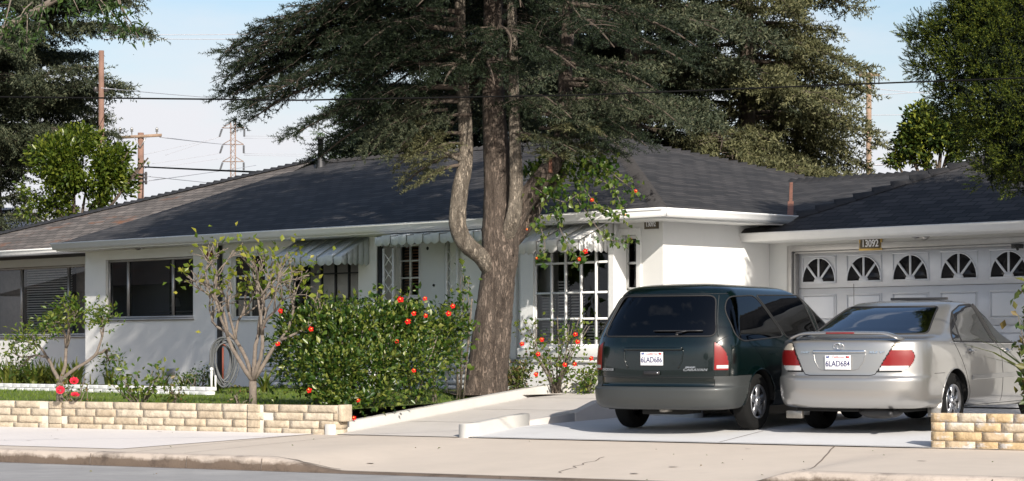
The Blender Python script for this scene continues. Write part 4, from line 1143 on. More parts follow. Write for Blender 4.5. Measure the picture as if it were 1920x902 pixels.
# ================================================================== minivan
vc = P3(1219, 800, 28.1)
vg = ST.loc((vc[0]+.55, vc[1]+.9, 0)); gz_ = drv_z(0, vg[1])+.006
pitch = math.atan(SLOPE)
van = thing('minivan', 'dark green minivan with grey bumpers, parked nose first, seen from behind', 'minivan', (vc[0], vc[1], gz_-math.tan(pitch)*1.05), rot=(pitch, 0, -R(CARY)))
van.scale = (.965, 1.03, 1.012)
VK = [ # zr   zf    yr   yf    w    Lr   Lf
 (.27, .25, .16, 4.80, .80, .35, .6), (.285, .26, .06, 4.93, .90, .42, .75), (.33, .29, .02, 4.99, .945, .46, .8), (.42, .38, .0, 5.04, .965, .48, .85),
 (.50, .48, .0, 5.07, .972, .48, .85), (.525, .52, .015, 5.07, .972, .48, .85), (.54, .54, .06, 5.06, .970, .47, .85), (.575, .58, .075, 5.04, .970, .47, .85), (.66, .64, .07, 5.0, .974, .47, .85),
 (.85, .72, .075, 4.92, .980, .47, .85), (1.0, .80, .09, 4.70, .975, .46, .8), (1.09, .90, .12, 4.35, .965, .45, .75), (1.16, 1.0, .15, 4.02, .950, .44, .7),
 (1.30, 1.14, .215, 3.80, .905, .44, .62), (1.45, 1.32, .30, 3.50, .850, .44, .6), (1.58, 1.50, .38, 3.20, .790, .44, .6), (1.635, 1.585, .415, 3.02, .755, .44, .6), (1.68, 1.645, .46, 2.85, .705, .42, .6),
 (1.715, 1.685, .56, 2.70, .61, .38, .55), (1.738, 1.708, .75, 2.55, .45, .34, .45), (1.752, 1.722, 1.05, 2.40, .24, .25, .3), (1.756, 1.726, 1.5, 2.2, .02, .1, .1)]
rows = body_grid(VK, 150, 2.5, 2.2)
YA, ZA, RA = 1.06, .335, .385; YF = 4.10
snap_arch(rows, YA, ZA, RA); snap_arch(rows, YF, ZA, RA)
cv = Car(van, rows, .97)
arch = (np.abs(cv.C[:, 0]) > .6) & (((cv.C[:, 1]-YA)**2+(cv.C[:, 2]-ZA)**2 < RA**2) | ((cv.C[:, 1]-YF)**2+(cv.C[:, 2]-ZA)**2 < RA**2))
cv.used |= arch
rearglass = roundpoly([(-.775, 1.125), (.775, 1.125), (.64, 1.60), (-.64, 1.60)], .09)
q1 = roundpoly([(.44, 1.12), (.47, 1.42), (.62, 1.585), (1.28, 1.60), (1.74, 1.10), (.6, 1.06)], .12)
q2 = roundpoly([(1.33, 1.60), (2.62, 1.60), (2.80, 1.07), (1.80, 1.085)], .05)
q3 = roundpoly([(2.74, 1.595), (3.05, 1.56), (3.98, 1.06), (2.92, 1.055)], .05)
lampR = roundpoly([(.765, .725), (1.05, .725), (1.05, 1.06), (.80, 1.06), (.765, .98)], .05)
def lamp_mask(c, lim): 
    X = np.abs(c.C[:, 0]); Z = c.C[:, 2]; Y = c.C[:, 1]
    top = 1.065; bot = .735
    q = (X-.77)+(Y-.10)*.8; qm = .30*np.sqrt(np.clip(1-(np.clip(Z-.80, 0, 1)/.262)**2.4, 0, 1))
    return (X > .772) & (Z > bot) & (q < qm) & (Y < .6)
lm = lamp_mask(cv, 0)
lm_out = (np.abs(cv.C[:, 0]) > .760) & (cv.C[:, 2] > .722) & ((np.abs(cv.C[:, 0])-.77+(cv.C[:, 1]-.10)*.8) < .013+.30*np.sqrt(np.clip(1-(np.clip(cv.C[:, 2]-.80, 0, 1)/.275)**2.4, 0, 1))) & (cv.C[:, 2] < 1.074) & (cv.C[:, 1] < .6) & ~lm
for sg in (1, -1):
    ml = lm & (cv.C[:, 0]*sg > 0)
    cl = ml & (cv.C[:, 2] < .795) & (cv.C[:, 2] > .755) & (np.abs(cv.C[:, 0]) < .93) & (np.abs(cv.C[:, 0]) > .80)
    rest = ml & ~cl
    o = cv.take(rest, 'tail_lamp', 'lamp_red', off=.010); cv.take(cl, 'reversing_lens', 'lamp_clear', o, off=.010)
for sg in (1, -1): cv.take(lm_out & (cv.C[:, 0]*sg > 0), 'lamp_gasket', 'rubber', off=.002)
o = cv.take(cv.rear(rearglass), 'rear_window', 'glass_tint')
glassV = o
for sg in (1, -1):
    for q in (q1, q2): cv.take(cv.side(q) & (cv.C[:, 0]*sg > 0), 'side_window', 'glass_tint')
    cv.take(cv.side(q3) & (cv.C[:, 0]*sg > 0), 'front_door_window', 'glass_door_green')
ws = inpoly(cv.C[:, [0, 2]], [(-.86, 1.03), (.86, 1.03), (.70, 1.62), (-.70, 1.62)]) & (cv.N[:, 1] > .3) & (cv.C[:, 1] > 2.8)
cv.take(ws, 'windscreen', 'glass_door_green')
bm_r = (cv.C[:, 2] < .535) & (cv.C[:, 1] < .50)
bm_s = (cv.C[:, 2] < .655) & (cv.C[:, 1] < .78-(.655-cv.C[:, 2])*.5) & (np.abs(cv.C[:, 0]) > .775)
bump = cv.take(bm_r | bm_s, 'rear_bumper', 'bumper_grey', off=.006)
cv.take((cv.C[:, 2] < .50) & (cv.C[:, 1] > YF+RA-.05), 'front_bumper', 'bumper_grey', off=.004)
cv.take((cv.C[:, 2] < .46) & (cv.C[:, 1] > YA+RA-.05) & (cv.C[:, 1] < YF-RA+.05), 'side_cladding', 'bumper_grey', off=.003)
body = cv.take(np.ones(len(cv.F), bool), 'body', 'paint_green')
sm = MB()
for q, fn in ((q1, cv.hit_side), (q2, cv.hit_side), (q3, cv.hit_side)):
    for sg in (1, -1): cv.seam(sm, q, lambda y, z, sg=sg: cv.hit_side(y, z, sg), .009, True)
cv.seam(sm, rearglass, cv.hit_rear, .011, True)
sm.build('window_seals', 'rubber', van, smooth=True)
sm = MB()
cv.seam(sm, [(-.775, .555), (-.80, .66), (-.785, 1.05), (-.80, 1.11)], cv.hit_rear, .0035); cv.seam(sm, [(.775, .555), (.79, .66), (.785, 1.05), (.885, 1.13)], cv.hit_rear, .0035)
cv.seam(sm, [(-.775, .648), (.775, .648)], cv.hit_rear, .0035)
cv.seam(sm, [(-.73, 1.62), (.73, 1.62)], cv.hit_rear, .004)
for sg in (1, -1):
    h = lambda y, z, sg=sg: cv.hit_side(y, z, sg)
    cv.seam(sm, [(1.82, 1.02), (1.86, .5)], h, .0035); cv.seam(sm, [(2.86, 1.60), (2.86, .35)], h, .0035); cv.seam(sm, [(1.82, 1.02), (2.85, 1.0)], h, .004); cv.seam(sm, [(3.95, 1.02), (3.9, .75), (3.62, .42)], h, .0035)
    cv.seam(sm, [(.45, .66), (.80, .66), (.70, .33)], h, .003)
sm.build('panel_gaps', 'rubber', van)
for sg in (-1, 1):
    tr = MB(); cv.seam(tr, [(sg*.795, 1.12), (sg*.665, 1.60)], cv.hit_rear, .005, off=.008)
    tr.build('glass_trim', 'bumper_grey', van)
for yw in (YA, YF):
    for sg in (1, -1):
        ap = MB(); cv.seam(ap, [(yw+RA*1.012*math.cos(R(a)), ZA+RA*1.012*math.sin(R(a))) for a in range(-6, 187, 8)], lambda y, z, sg=sg: cv.hit_side(y, z, sg), .008)
        ap.build('arch_lips', 'paint_green', van, smooth=True)
ar = MB()
for yw in (YA, YF):
    arch_liner(ar, yw, ZA, RA+.01, .60, .955); arch_liner(ar, yw, ZA, RA+.01, -.60, -.955)
ar.box(-.72, .72, .25, 4.8, .26, .30); ar.box(-.55, .55, .95, 1.15, .24, .34); ar.tube([(-.6, 1.06, .33), (.6, 1.06, .33)], .035, 8)
ar.box(-.30, .25, .35, .85, .20, .28)
ar.build('underbody', 'under', van)
ex = MB(); ex.tube([(.10, 1.0, .25), (.10, .3, .26), (.10, .10, .265)], .028, 10); ex.build('exhaust', 'exhaust', van)
for (x, sg) in ((.835, 1), (-.835, -1)):
    for yw in (YA, YF): wheel(van, x, yw, .335, .335, .215, sg, 'van')
# recessed panel round the plate, handle, badges, wiper
def bar_on(mb, x0, x1, z0, z1, off, th, c, n=8):
    V = []
    for i in range(n+1):
        x = x0+(x1-x0)*i/n
        for z in (z0, z1):
            h = c.hit_rear(x, z); p = h[0]; V.append((p[0], p[1]-off-th, p[2]))
        for z in (z0, z1):
            h = c.hit_rear(x, z); p = h[0]; V.append((p[0], p[1]-off+.004, p[2]))
    fs = []
    for i in range(n):
        a = i*4; b = a+4; fs += [(a, b, b+1, a+1), (a+1, b+1, b+3, a+3), (a+3, b+3, b+2, a+2), (a+2, b+2, b, a)]
    fs += [(0, 1, 3, 2), (n*4, n*4+2, n*4+3, n*4+1)]
    mb.add(V, fs)
rc = MB(); bar_on(rc, -.40, .40, .965, 1.0, .004, .028, cv); rc.build('plate_hood', 'paint_green', van, smooth=False, bevel=.006)
rc = MB(); cv.seam(rc, [(-.41, .98), (-.395, .84), (-.35, .755)], cv.hit_rear, .008, off=.002); rc.build('recess_edge', 'paint_green', van, smooth=True); rc = MB(); cv.seam(rc, [(.41, .98), (.395, .84), (.35, .755)], cv.hit_rear, .008, off=.002); rc.build('recess_edge', 'paint_green', van, smooth=True)
yb = cv.hit_rear(0, .86)[0][1]
plate(van, (0, yb-.018, .865), 0, '6LAD686', 'white plate reading 6LAD686')
hd = MB(); hd.box(-.11, .11, yb-.035, yb-.004, .675, .722); h_ = hd.build('tailgate_handle', 'plastic_black', van, bevel=.012)
ky = MB(); ky.lathe([(.012, 0), (.012, -.006), (0, -.007)], (.085, yb-.036, .70), 'y', 12); ky.build('key_lock', 'chrome', h_)
def badge(root, c, s, x, z, size, mname='chrome', sx=1., shear=0., nm='badge'):
    h = c.hit_rear(x, z)[0]; a = c.hit_rear(x-.04, z)[0]; b = c.hit_rear(x+.04, z)[0]
    yaw_ = math.atan2(b[1]-a[1], b[0]-a[0])
    u_ = c.hit_rear(x, z+.02)[0]; d_ = c.hit_rear(x, z-.02)[0]; pt = math.atan2(u_[1]-d_[1], .04)
    text(nm, s, size, mname, root, (x, h[1]-.008, z), (R(90)-pt, 0, yaw_), .002, sx, shear, .0012)
badge(van, cv, 'DODGE', -.66, .735, .036, sx=1.6)
badge(van, cv, 'GRAND', .50, .765, .022, sx=1.6, shear=.3)
badge(van, cv, 'CARAVAN', .56, .735, .040, sx=1.6, shear=.2)
wp = MB(); pts = [cv.hit_rear(x, 1.19+.0*x)[0]+np.array([0, -.022, 0]) for x in np.linspace(-.02, .62, 8)]
wp.tube(pts, [.009]*8, 6); p0 = cv.hit_rear(.30, 1.145)[0]; wp.tube([p0+[0, -.01, 0], p0+[0, -.03, .02], pts[5]], .008, 6); wp.ball(p0+[0, -.012, 0], .022, .015, .018)
wp.build('rear_wiper', 'plastic_black', van)
st = MB()
for x in (-.42, .42): seat(st, x, 3.0, .55, .45, .62)
seat(st, 0, 1.3, 1.2, .45, .55, False); seat(st, 0, 2.1, 1.1, .45, .55, False)
st.build('seats', 'seat_dark', van)
mi_ = MB()
for sg in (1, -1): mi_.ball((sg*1.06, 3.62, 1.10), .11, .06, .08); mi_.box(min(sg*.93, sg*1.0), max(sg*.93, sg*1.0), 3.60, 3.66, 1.06, 1.10)
mi_.build('door_mirrors', 'paint_green', van, smooth=True)
hl = MB()
for sg in (1, -1): hl.ball((sg*.70, 4.80, .68), .20, .16, .07)
hl.build('headlights', 'lamp_clear', van)
an = MB(); an.tube([(.86, 4.1, .9), (.88, 4.05, 1.75)], .004, 5); an.build('antenna', 'plastic_black', van)

# ================================================================== sedan
sc_ = P3(1569, 800, 27.3)
sg_ = ST.loc((sc_[0]+.5, sc_[1]+1.0, 0)); gz2 = drv_z(0, sg_[1])+.006
sedan = thing('sedan', 'silver beige four door sedan with a boot spoiler, parked right of the van', 'sedan', (sc_[0], sc_[1], gz2-math.tan(pitch)*1.2), rot=(pitch, 0, -R(33.)))
sedan.scale = (1.045, 1.06, 1.055)
SK = [
 (.27, .19, .30, 4.55, .70, .30, .5), (.28, .20, .14, 4.70, .80, .42, .7), (.31, .24, .07, 4.77, .855, .48, .8), (.38, .32, .025, 4.80, .885, .52, .85), (.50, .44, .0, 4.81, .896, .54, .88),
 (.585, .54, .0, 4.80, .900, .54, .88), (.615, .60, .012, 4.79, .900, .54, .88), (.64, .63, .045, 4.78, .899, .53, .88), (.75, .70, .055, 4.74, .899, .53, .88), (.88, .755, .065, 4.66, .892, .52, .85),
 (.965, .79, .075, 4.52, .880, .52, .8), (1.005, .835, .09, 4.30, .868, .50, .75), (1.025, .875, .13, 4.0, .856, .48, .7), (1.036, .905, .25, 3.80, .845, .42, .6), (1.046, .93, .42, 3.62, .835, .40, .55), (1.058, .96, .58, 3.50, .822, .38, .5),
 (1.085, 1.0, .70, 3.38, .800, .40, .5), (1.16, 1.10, .86, 3.18, .755, .40, .5), (1.26, 1.22, 1.07, 3.06, .700, .40, .5), (1.345, 1.325, 1.27, 2.90, .655, .40, .5), (1.395, 1.385, 1.43, 2.80, .620, .38, .5), (1.430, 1.425, 1.57, 2.72, .570, .34, .45),
 (1.445, 1.445, 1.75, 2.52, .46, .28, .35), (1.457, 1.460, 1.95, 2.44, .28, .2, .2), (1.460, 1.465, 2.1, 2.35, .02, .1, .1)]
rows = body_grid(SK, 160, 2.4, 2.2)
YA2, ZA2, RA2 = 1.19, .33, .365; YF2 = 3.91
snap_arch(rows, YA2, ZA2, RA2); snap_arch(rows, YF2, ZA2, RA2)
cs_ = Car(sedan, rows, .9); c = cs_
c.used |= (np.abs(c.C[:, 0]) > .55) & (((c.C[:, 1]-YA2)**2+(c.C[:, 2]-ZA2)**2 < RA2**2) | ((c.C[:, 1]-YF2)**2+(c.C[:, 2]-ZA2)**2 < RA2**2))
rg = roundpoly([(-.70, 1.085), (.70, 1.085), (.555, 1.385), (-.555, 1.385)], .05)
d1 = roundpoly([(1.20, .995), (1.42, 1.18), (1.64, 1.32), (1.96, 1.395), (2.34, 1.405), (2.48, .965)], .035)
d2 = roundpoly([(2.57, .96), (2.43, 1.40), (2.64, 1.385), (2.98, 1.22), (3.46, .955), (3.44, .94)], .035)
X = np.abs(c.C[:, 0]); Z = c.C[:, 2]; Y = c.C[:, 1]
# tail lamp: slanted inner edge, wraps round the corner
inner = .455+(Z-.69)*.56; q_ = (X-.455)+(Y-.06)*.8
lm = (Z > .69) & (Z < .992) & (X > inner) & (q_ < .52-.16*(np.abs(Z-.845)/.15)**2.2) & (Y < .7)
for sg in (1, -1):
    ml = lm & (c.C[:, 0]*sg > 0)
    lo = ml & (Z < .748); hi = ml & (Z > .915); mid = ml & ~lo & ~hi
    o = c.take(mid, 'tail_lamp', 'lamp_red', off=.010); c.take(lo, 'lower_lens', 'lamp_clear', o, off=.009); c.take(hi, 'upper_lens', 'lamp_amber', o, off=.009)
lmo = (Z > .682) & (Z < 1.0) & (X > inner-.010) & (q_ < .532-.16*(np.abs(Z-.845)/.15)**2.2) & (Y < .7) & ~lm
for sg in (1, -1): c.take(lmo & (c.C[:, 0]*sg > 0), 'lamp_gasket', 'rubber', off=.001)
c.take(c.rear(rg, 1.8), 'rear_window', 'glass_car')
for sg in (1, -1):
    for q in (d1, d2): c.take(c.side(q) & (c.C[:, 0]*sg > 0), 'side_window', 'glass_car')
ws = inpoly(c.C[:, [0, 2]], [(-.74, .98), (.74, .98), (.57, 1.38), (-.57, 1.38)]) & (c.N[:, 1] > .25) & (c.C[:, 1] > 2.4)
c.take(ws, 'windscreen', 'glass_car')
sb = c.take(np.ones(len(c.F), bool), 'body', 'paint_silver')
sm = MB()
c.seam(sm, rg, c.hit_rear, .012, True)
for q in (d1, d2):
    for sg in (1, -1): c.seam(sm, q, lambda y, z, sg=sg: c.hit_side(y, z, sg), .010, True)
for sg in (1, -1):
    h = lambda y, z, sg=sg: c.hit_side(y, z, sg)
    c.seam(sm, [(1.46, .985), (1.64, 1.31)], h, .010)
    c.seam(sm, [(2.525, .95), (2.385, 1.40)], h, .026)
sm.build('window_seals', 'rubber', sedan, smooth=True)
sm = MB()
BL = [(-.60, .97), (-.545, .70), (-.50, .645), (-.44, .635), (.44, .635), (.50, .645), (.545, .70), (.60, .97)]
c.seam(sm, [(-.615, .99), (-.448, .69), (-.42, .655), (-.36, .643), (.36, .643), (.42, .655), (.448, .69), (.615, .99)], c.hit_rear, .0045)
for sg in (1, -1):
    h = lambda y, z, sg=sg: c.hit_side(y, z, sg)
    c.seam(sm, [(.60, .655), (.88, .655)], h, .003); c.seam(sm, [(2.53, .94), (2.57, .62), (2.56, .28)], h, .0035)
    c.seam(sm, [(1.20, .985), (1.27, .90), (1.47, .66), (1.60, .42), (1.58, .28)], h, .0035); c.seam(sm, [(3.34, .93), (3.45, .6), (3.42, .3)], h, .0035); c.seam(sm, [(1.6, .265), (3.45, .262)], h, .004)
sm.build('panel_gaps', 'rubber', sedan)
md = MB()
for sg in (1, -1):
    h = lambda y, z, sg=sg: c.hit_side(y, z, sg)
    for zz in np.linspace(.565, .60, 4): c.seam(md, [(1.64, zz), (3.4, zz-.0)], h, .010, off=-.002)
md.build('side_mouldings', 'paint_silver', sedan, smooth=True)
md = MB()
for sg in (1, -1): c.seam(md, [(1.12, .985), (2.42, .952), (3.36, .935)], lambda y, z, sg=sg: c.hit_side(y, z, sg), .006, off=.002)
md.build('belt_trim', 'chrome', sedan)
for yw in (YA2, YF2):
    for sg in (1, -1):
        ap = MB(); c.seam(ap, [(yw+RA2*1.01*math.cos(R(a)), ZA2+RA2*1.01*math.sin(R(a))) for a in range(-14, 195, 8)], lambda y, z, sg=sg: c.hit_side(y, z, sg), .007)
        ap.build('arch_lips', 'paint_silver', sedan, smooth=True)
ar = MB()
for yw in (YA2, YF2):
    arch_liner(ar, yw, ZA2, RA2+.01, .58, .885); arch_liner(ar, yw, ZA2, RA2+.01, -.58, -.885)
ar.box(-.66, .66, .36, 4.5, .235, .28); ar.box(-.60, .60, 1.12, 1.26, .22, .30); ar.tube([(-.6, 1.2, .30), (.6, 1.2, .30)], .03, 8)
ar.build('underbody', 'under', sedan)
mf = MB(); mf.ball((.34, .42, .235), .26, .16, .075, 14); mf.tube([(.52, .3, .22), (.56, .16, .225)], .026, 10); mf.build('silencer', 'dark_metal', sedan, smooth=True)
fl = MB(); fl.box(-.72, -.52, .20, .26, .16, .245); fl.build('tow_bracket', 'exhaust', sedan, bevel=.01)
for sg in (1, -1):
    fl = MB(); fl.hexa([(sg*.80-.07, .80, .17), (sg*.80+.07, .80, .17), (sg*.80+.07, .815, .17), (sg*.80-.07, .815, .17), (sg*.80-.09, .83, .36), (sg*.80+.09, .83, .36), (sg*.80+.09, .845, .36), (sg*.80-.09, .845, .36)])
    fl.build('mud_flap', 'paint_silver', sedan)
for (x, sg) in ((.775, 1), (-.775, -1)):
    for yw in (YA2, YF2): wheel(sedan, x, yw, .325, .325, .205, sg, 'sedan')
# spoiler: an arched wing on the boot lid
sp_ = MB(); n = 28; V = []
for i in range(n+1):
    s = -1+2*i/n; x = s*.665; a = abs(s)
    lift = .055*(1-max(0, (a-.72)/.28)**1.5)
    zb_ = c.bvh.ray_cast(Vector((x*1.0, .30, 2)), Vector((0, 0, -1)))[0][2]
    zc_ = zb_+lift; th = .018+.006*(1-a)
    yb_ = .10+.05*a*a
    for (dy, dz) in ((0, 0), (.015, th*.9), (.10, th+.010), (.19, th*.55), (.20, 0), (.10, -.004)): V.append((x, yb_+dy, zc_+dz))
fs = [(i*6+j, i*6+(j+1) % 6, (i+1)*6+(j+1) % 6, (i+1)*6+j) for i in range(n) for j in range(6)]+[tuple(range(6))[::-1], tuple(n*6+j for j in range(6))]
sp_.add(V, fs); so = sp_.build('spoiler', 'paint_silver', sedan, smooth=True)
bl_ = MB(); zb_ = c.bvh.ray_cast(Vector((0, .30, 2)), Vector((0, 0, -1)))[0][2]+.055
bl_.box(-.17, .17, .094, .112, zb_+.003, zb_+.019); bl_.build('brake_light', 'lamp_red', so, bevel=.004)
# boot recess for the plate, chrome bar, emblem
yb = c.hit_rear(0, .80)[0][1]
cb = MB(); bar_on(cb, -.315, .315, .893, .918, .0, .022, c); cb.build('chrome_strip', 'chrome', sedan, bevel=.005)
rc = MB(); c.seam(rc, [(-.315, .89), (-.295, .80), (-.24, .715), (-.18, .70), (.18, .70), (.24, .715), (.295, .80), (.315, .89)], c.hit_rear, .006, off=-.001); rc.build('recess_edge', 'paint_silver', sedan, smooth=True)
plate(sedan, (0, yb-.016, .785), 0, '6LAD684', 'white plate reading 6LAD684')
em = MB(); ye = c.hit_rear(0, .955)[0][1]-.010
def ring(mb, a, b, cz, r, k=28): mb.tube([(a*math.cos(2*math.pi*i/k), ye, cz+b*math.sin(2*math.pi*i/k)) for i in range(k+1)], r, 6, caps=False)
ring(em, .060, .040, .962, .0055); ring(em, .020, .037, .962, .004); ring(em, .044, .014, .978, .004); em.build('emblem', 'chrome', sedan, smooth=True)
badge(sedan, c, 'CAMRY', -.42, .895, .030, sx=1.3, shear=.15)
badge(sedan, c, 'XLE V6', .44, .895, .030, sx=1.9, shear=.15)
for sg in (1, -1):
    for (yh, zh) in ((1.56+.0, .878), (2.70, .866)):
        hb = MB(); p = c.hit_side(yh, zh, sg)[0]; q = c.hit_side(yh+.16, zh, sg)[0]; o_ = np.array([sg*.03, 0, 0])
        hb.tube([p, p+o_, (p+q)/2+o_*1.15, q+o_, q], .011, 8); m_ = (p+q)/2; hb.ball(m_+[sg*.004, 0, 0], .012, .05, .030, 10); hb.build('door_handle', 'chrome' if yh > 2 else 'paint_silver', sedan, smooth=True)
    mi_ = MB(); mi_.ball((sg*.98, 3.22, 1.0), .095, .05, .065); mi_.tube([(sg*.84, 3.24, .96), (sg*.95, 3.23, .98)], .02, 6); mi_.build('door_mirror', 'paint_silver', sedan, smooth=True)
st = MB()
for x in (-.36, .36): seat(st, x, 2.25, .52, .42, .50)
st.box(-.62, .62, 1.05, 1.25, .5, .96); st.box(-.55, -.33, 1.12, 1.20, .97, 1.10); st.box(.33, .55, 1.12, 1.20, .97, 1.10)
st.box(-.66, .66, .75, 1.15, .93, .95)
st.build('seats', 'seat_cloth', sedan, bevel=.02)
stw = MB(); stw.tube([(-.36+.18*math.cos(2*math.pi*i/20), 2.92+.06*math.sin(2*math.pi*i/20), .98+.17*math.sin(2*math.pi*i/20)) for i in range(21)], .014, 6); stw.box(-.7, .7, 3.05, 3.4, .85, .97); stw.build('dashboard', 'seat_dark', sedan)
sr = MB(); sr.box(-.36, .36, 2.24, 2.275, 1.462, 1.492); sr.build('sunroof_deflector', 'plastic_black', sedan, bevel=.008)
hl = MB()
for sg in (1, -1): hl.ball((sg*.66, 4.48, .66), .18, .14, .06)
hl.build('headlights', 'lamp_clear', sedan)
# ------------------------------------------------------------------ flowers
def hibiscus(parent, p, d, r, m='petal', name='flower'):
    r = r*.66
    mb = MB(); d = unit(np.array(d, float)); a = unit(np.cross(d, [.1, .2, 1.])); b = np.cross(d, a)
    for i in range(5):
        t = 2*math.pi*i/5+rng.uniform(-.15, .15); rad = math.cos(t)*a+math.sin(t)*b; tan = -math.sin(t)*a+math.cos(t)*b
        c0 = np.zeros(3); c1 = rad*r*.55-tan*r*.42+d*r*.22; c2 = rad*r*1.0-tan*r*.30+d*r*rng.uniform(0, .2); c3 = rad*r*1.08+d*r*rng.uniform(.0, .15); c4 = rad*r*1.0+tan*r*.34+d*r*rng.uniform(0, .2); c5 = rad*r*.55+tan*r*.42+d*r*.22; cc = rad*r*.6+d*r*.1
        mb.add([c0, c1, c2, c3, c4, c5, cc], [(0, 1, 6), (1, 2, 6), (2, 3, 6), (3, 4, 6), (4, 5, 6), (5, 0, 6)])
    f = mb.build(name, m, parent, loc=p)
    st = MB(); st.tube([np.zeros(3), d*r*.5, d*r*.95+np.array([0, 0, r*.1])], [.006, .005, .010], 5); st.build('stamen', 'petal_inner', f)
    return f
def rose(parent, p, r, m='petal_pink', name='flower'):
    mb = MB()
    for k in range(3):
        n = 5+k*2; rr = r*(.35+.32*k)
        for i in range(n):
            t = 2*math.pi*i/n+k; rad = np.array([math.cos(t), math.sin(t), 0]); tan = np.array([-math.sin(t), math.cos(t), 0]); w = rr*.75; z = r*.25*(2-k)
            mb.add([rad*rr*.25+[0, 0, -r*.3], rad*rr*.9-tan*w*.5+[0, 0, z-r*.1], rad*rr*1.1+[0, 0, z+r*.18+rng.uniform(-.1, .1)*r], rad*rr*.9+tan*w*.5+[0, 0, z-r*.1]], [(0, 1, 2), (0, 2, 3)])
    f = mb.build(name, m, parent, loc=p); f.rotation_euler = (rng.uniform(.4, 1.2), rng.uniform(-.3, .3), 0)
    return f
def put(px, py, Z): return P3(px, py, Z)

# ------------------------------------------------------------------ hibiscus hedge
def shrub_leaves(blobs, dens, L, W, seed_noise=2.2, inner=.5, updir=.5, cut=-.15):
    from mathutils import noise as mn
    PP = []; DD = []
    for (c, r) in blobs:
        n = int(dens*r[0]*r[1]*r[2]*4.2)
        p, d = clump_points(c, r, n, inner)
        keep = np.array([mn.noise(Vector(tuple(q*seed_noise))) > cut for q in p])
        p = p[keep]; d = d[keep]
        PP.append(p+rng.normal(0, .03, p.shape)); DD.append(d*.7+rand_dirs(len(d))*.7+np.array([0, 0, updir]))
    return np.concatenate(PP), np.concatenate(DD)
base = P3(690, 770, 31.6); base[2] = .6
hedge = thing('hibiscus_hedge', 'dense dark green hibiscus hedge dotted with red flowers beside the ramp', 'hedge', tuple(base))
def rel(o, pts): return np.asarray(pts, float)-np.array(o.location)
blobs = []
for (px, py, Z, rx, ry, rz) in ((555, 655, 32.2, .42, .45, .62), (590, 640, 31.9, .50, .5, .50), (640, 625, 31.8, .50, .55, .48), (640, 700, 31.2, .48, .45, .52), (700, 615, 32.1, .50, .55, .42), (700, 690, 31.5, .50, .5, .50),
        (760, 610, 32.4, .45, .5, .36), (765, 680, 31.9, .5, .5, .5), (815, 620, 33.0, .42, .45, .40), (825, 665, 32.8, .36, .4, .36), (590, 700, 31.5, .42, .4, .45), (660, 755, 30.9, .26, .22, .25), (620, 740, 31.0, .30, .25, .26), (715, 740, 31.3, .38, .35, .22), (795, 725, 32.2, .30, .3, .22), (855, 610, 33.3, .25, .3, .35), (540, 600, 32.3, .22, .25, .25), (745, 590, 32.4, .35, .3, .22), (600, 590, 32.0, .30, .3, .20)):
    blobs.append((P3(px, py, Z), (rx, ry, rz)))
P, D = shrub_leaves(blobs, 2700, .075, .5, 2.9, .25, .35, -.48)
for (px, py, Z) in ((530, 575, 32.2), (560, 560, 32.1), (612, 568, 31.9), (655, 556, 31.9), (700, 556, 32.2), (735, 548, 32.3), (788, 556, 32.6), (830, 560, 33), (862, 545, 33.3), (880, 520, 33.4), (512, 620, 32.2), (507, 660, 32.2), (520, 720, 32)):
    a = P3(px, py+30, Z); m_ = rng.poisson(26); s_ = rng.uniform(0, 1, (m_, 1)); tip_ = a+np.array([rng.normal(0, .12), 0, rng.uniform(.2, .42)])
    P = np.concatenate([P, a+(tip_-a)*s_+rng.normal(0, .035, (m_, 3))]); D = np.concatenate([D, rand_dirs(m_)+[0, 0, .6]])
mb = MB(); leaves(mb, rel(hedge, P), D, rng.uniform(.05, .095, len(P)), .58, .2); mb.build('foliage', 'leaf_hedge', hedge)
mb = MB()
for (px0, pz, px1, py1) in ((640, 31.4, 600, 640), (650, 31.4, 680, 620), (655, 31.5, 640, 600), (700, 31.8, 740, 610), (715, 31.8, 700, 600), (770, 32.3, 760, 620), (775, 32.3, 820, 630), (812, 32.8, 840, 620), (818, 32.8, 815, 600), (600, 31.8, 560, 640), (590, 31.8, 585, 620)):
    a = P3(px0, 700, pz); a[2] = .58; b = P3(px1, py1, pz+.2); m_ = (a+b)/2+rng.normal(0, .08, 3)
    mb.tube(rel(hedge, [a, m_, b]), [.022, .016, .008], 5)
mb.build('stems', 'bark_thin', hedge)
for (px, py, Z, r) in ((526, 583, 31.8, .05), (521, 645, 31.7, .05), (583, 617, 31.35, .05), (751, 562, 32.1, .065), (797, 560, 32.2, .045), (765, 603, 31.9, .06), (776, 588, 31.9, .05), (798, 592, 32.2, .045), (849, 574, 32.9, .05), (841, 588, 32.6, .055), (776, 695, 31.5, .045), (744, 640, 31.5, .04), (580, 732, 31.0, .055), (664, 784, 30.6, .045), (672, 751, 30.75, .04), (492, 612, 32.0, .05)):
    p = P3(px, py, Z-.12); hibiscus(hedge, tuple(rel(hedge, p)), (rng.uniform(-.5, .6), -1, rng.uniform(-.1, .6)), r)

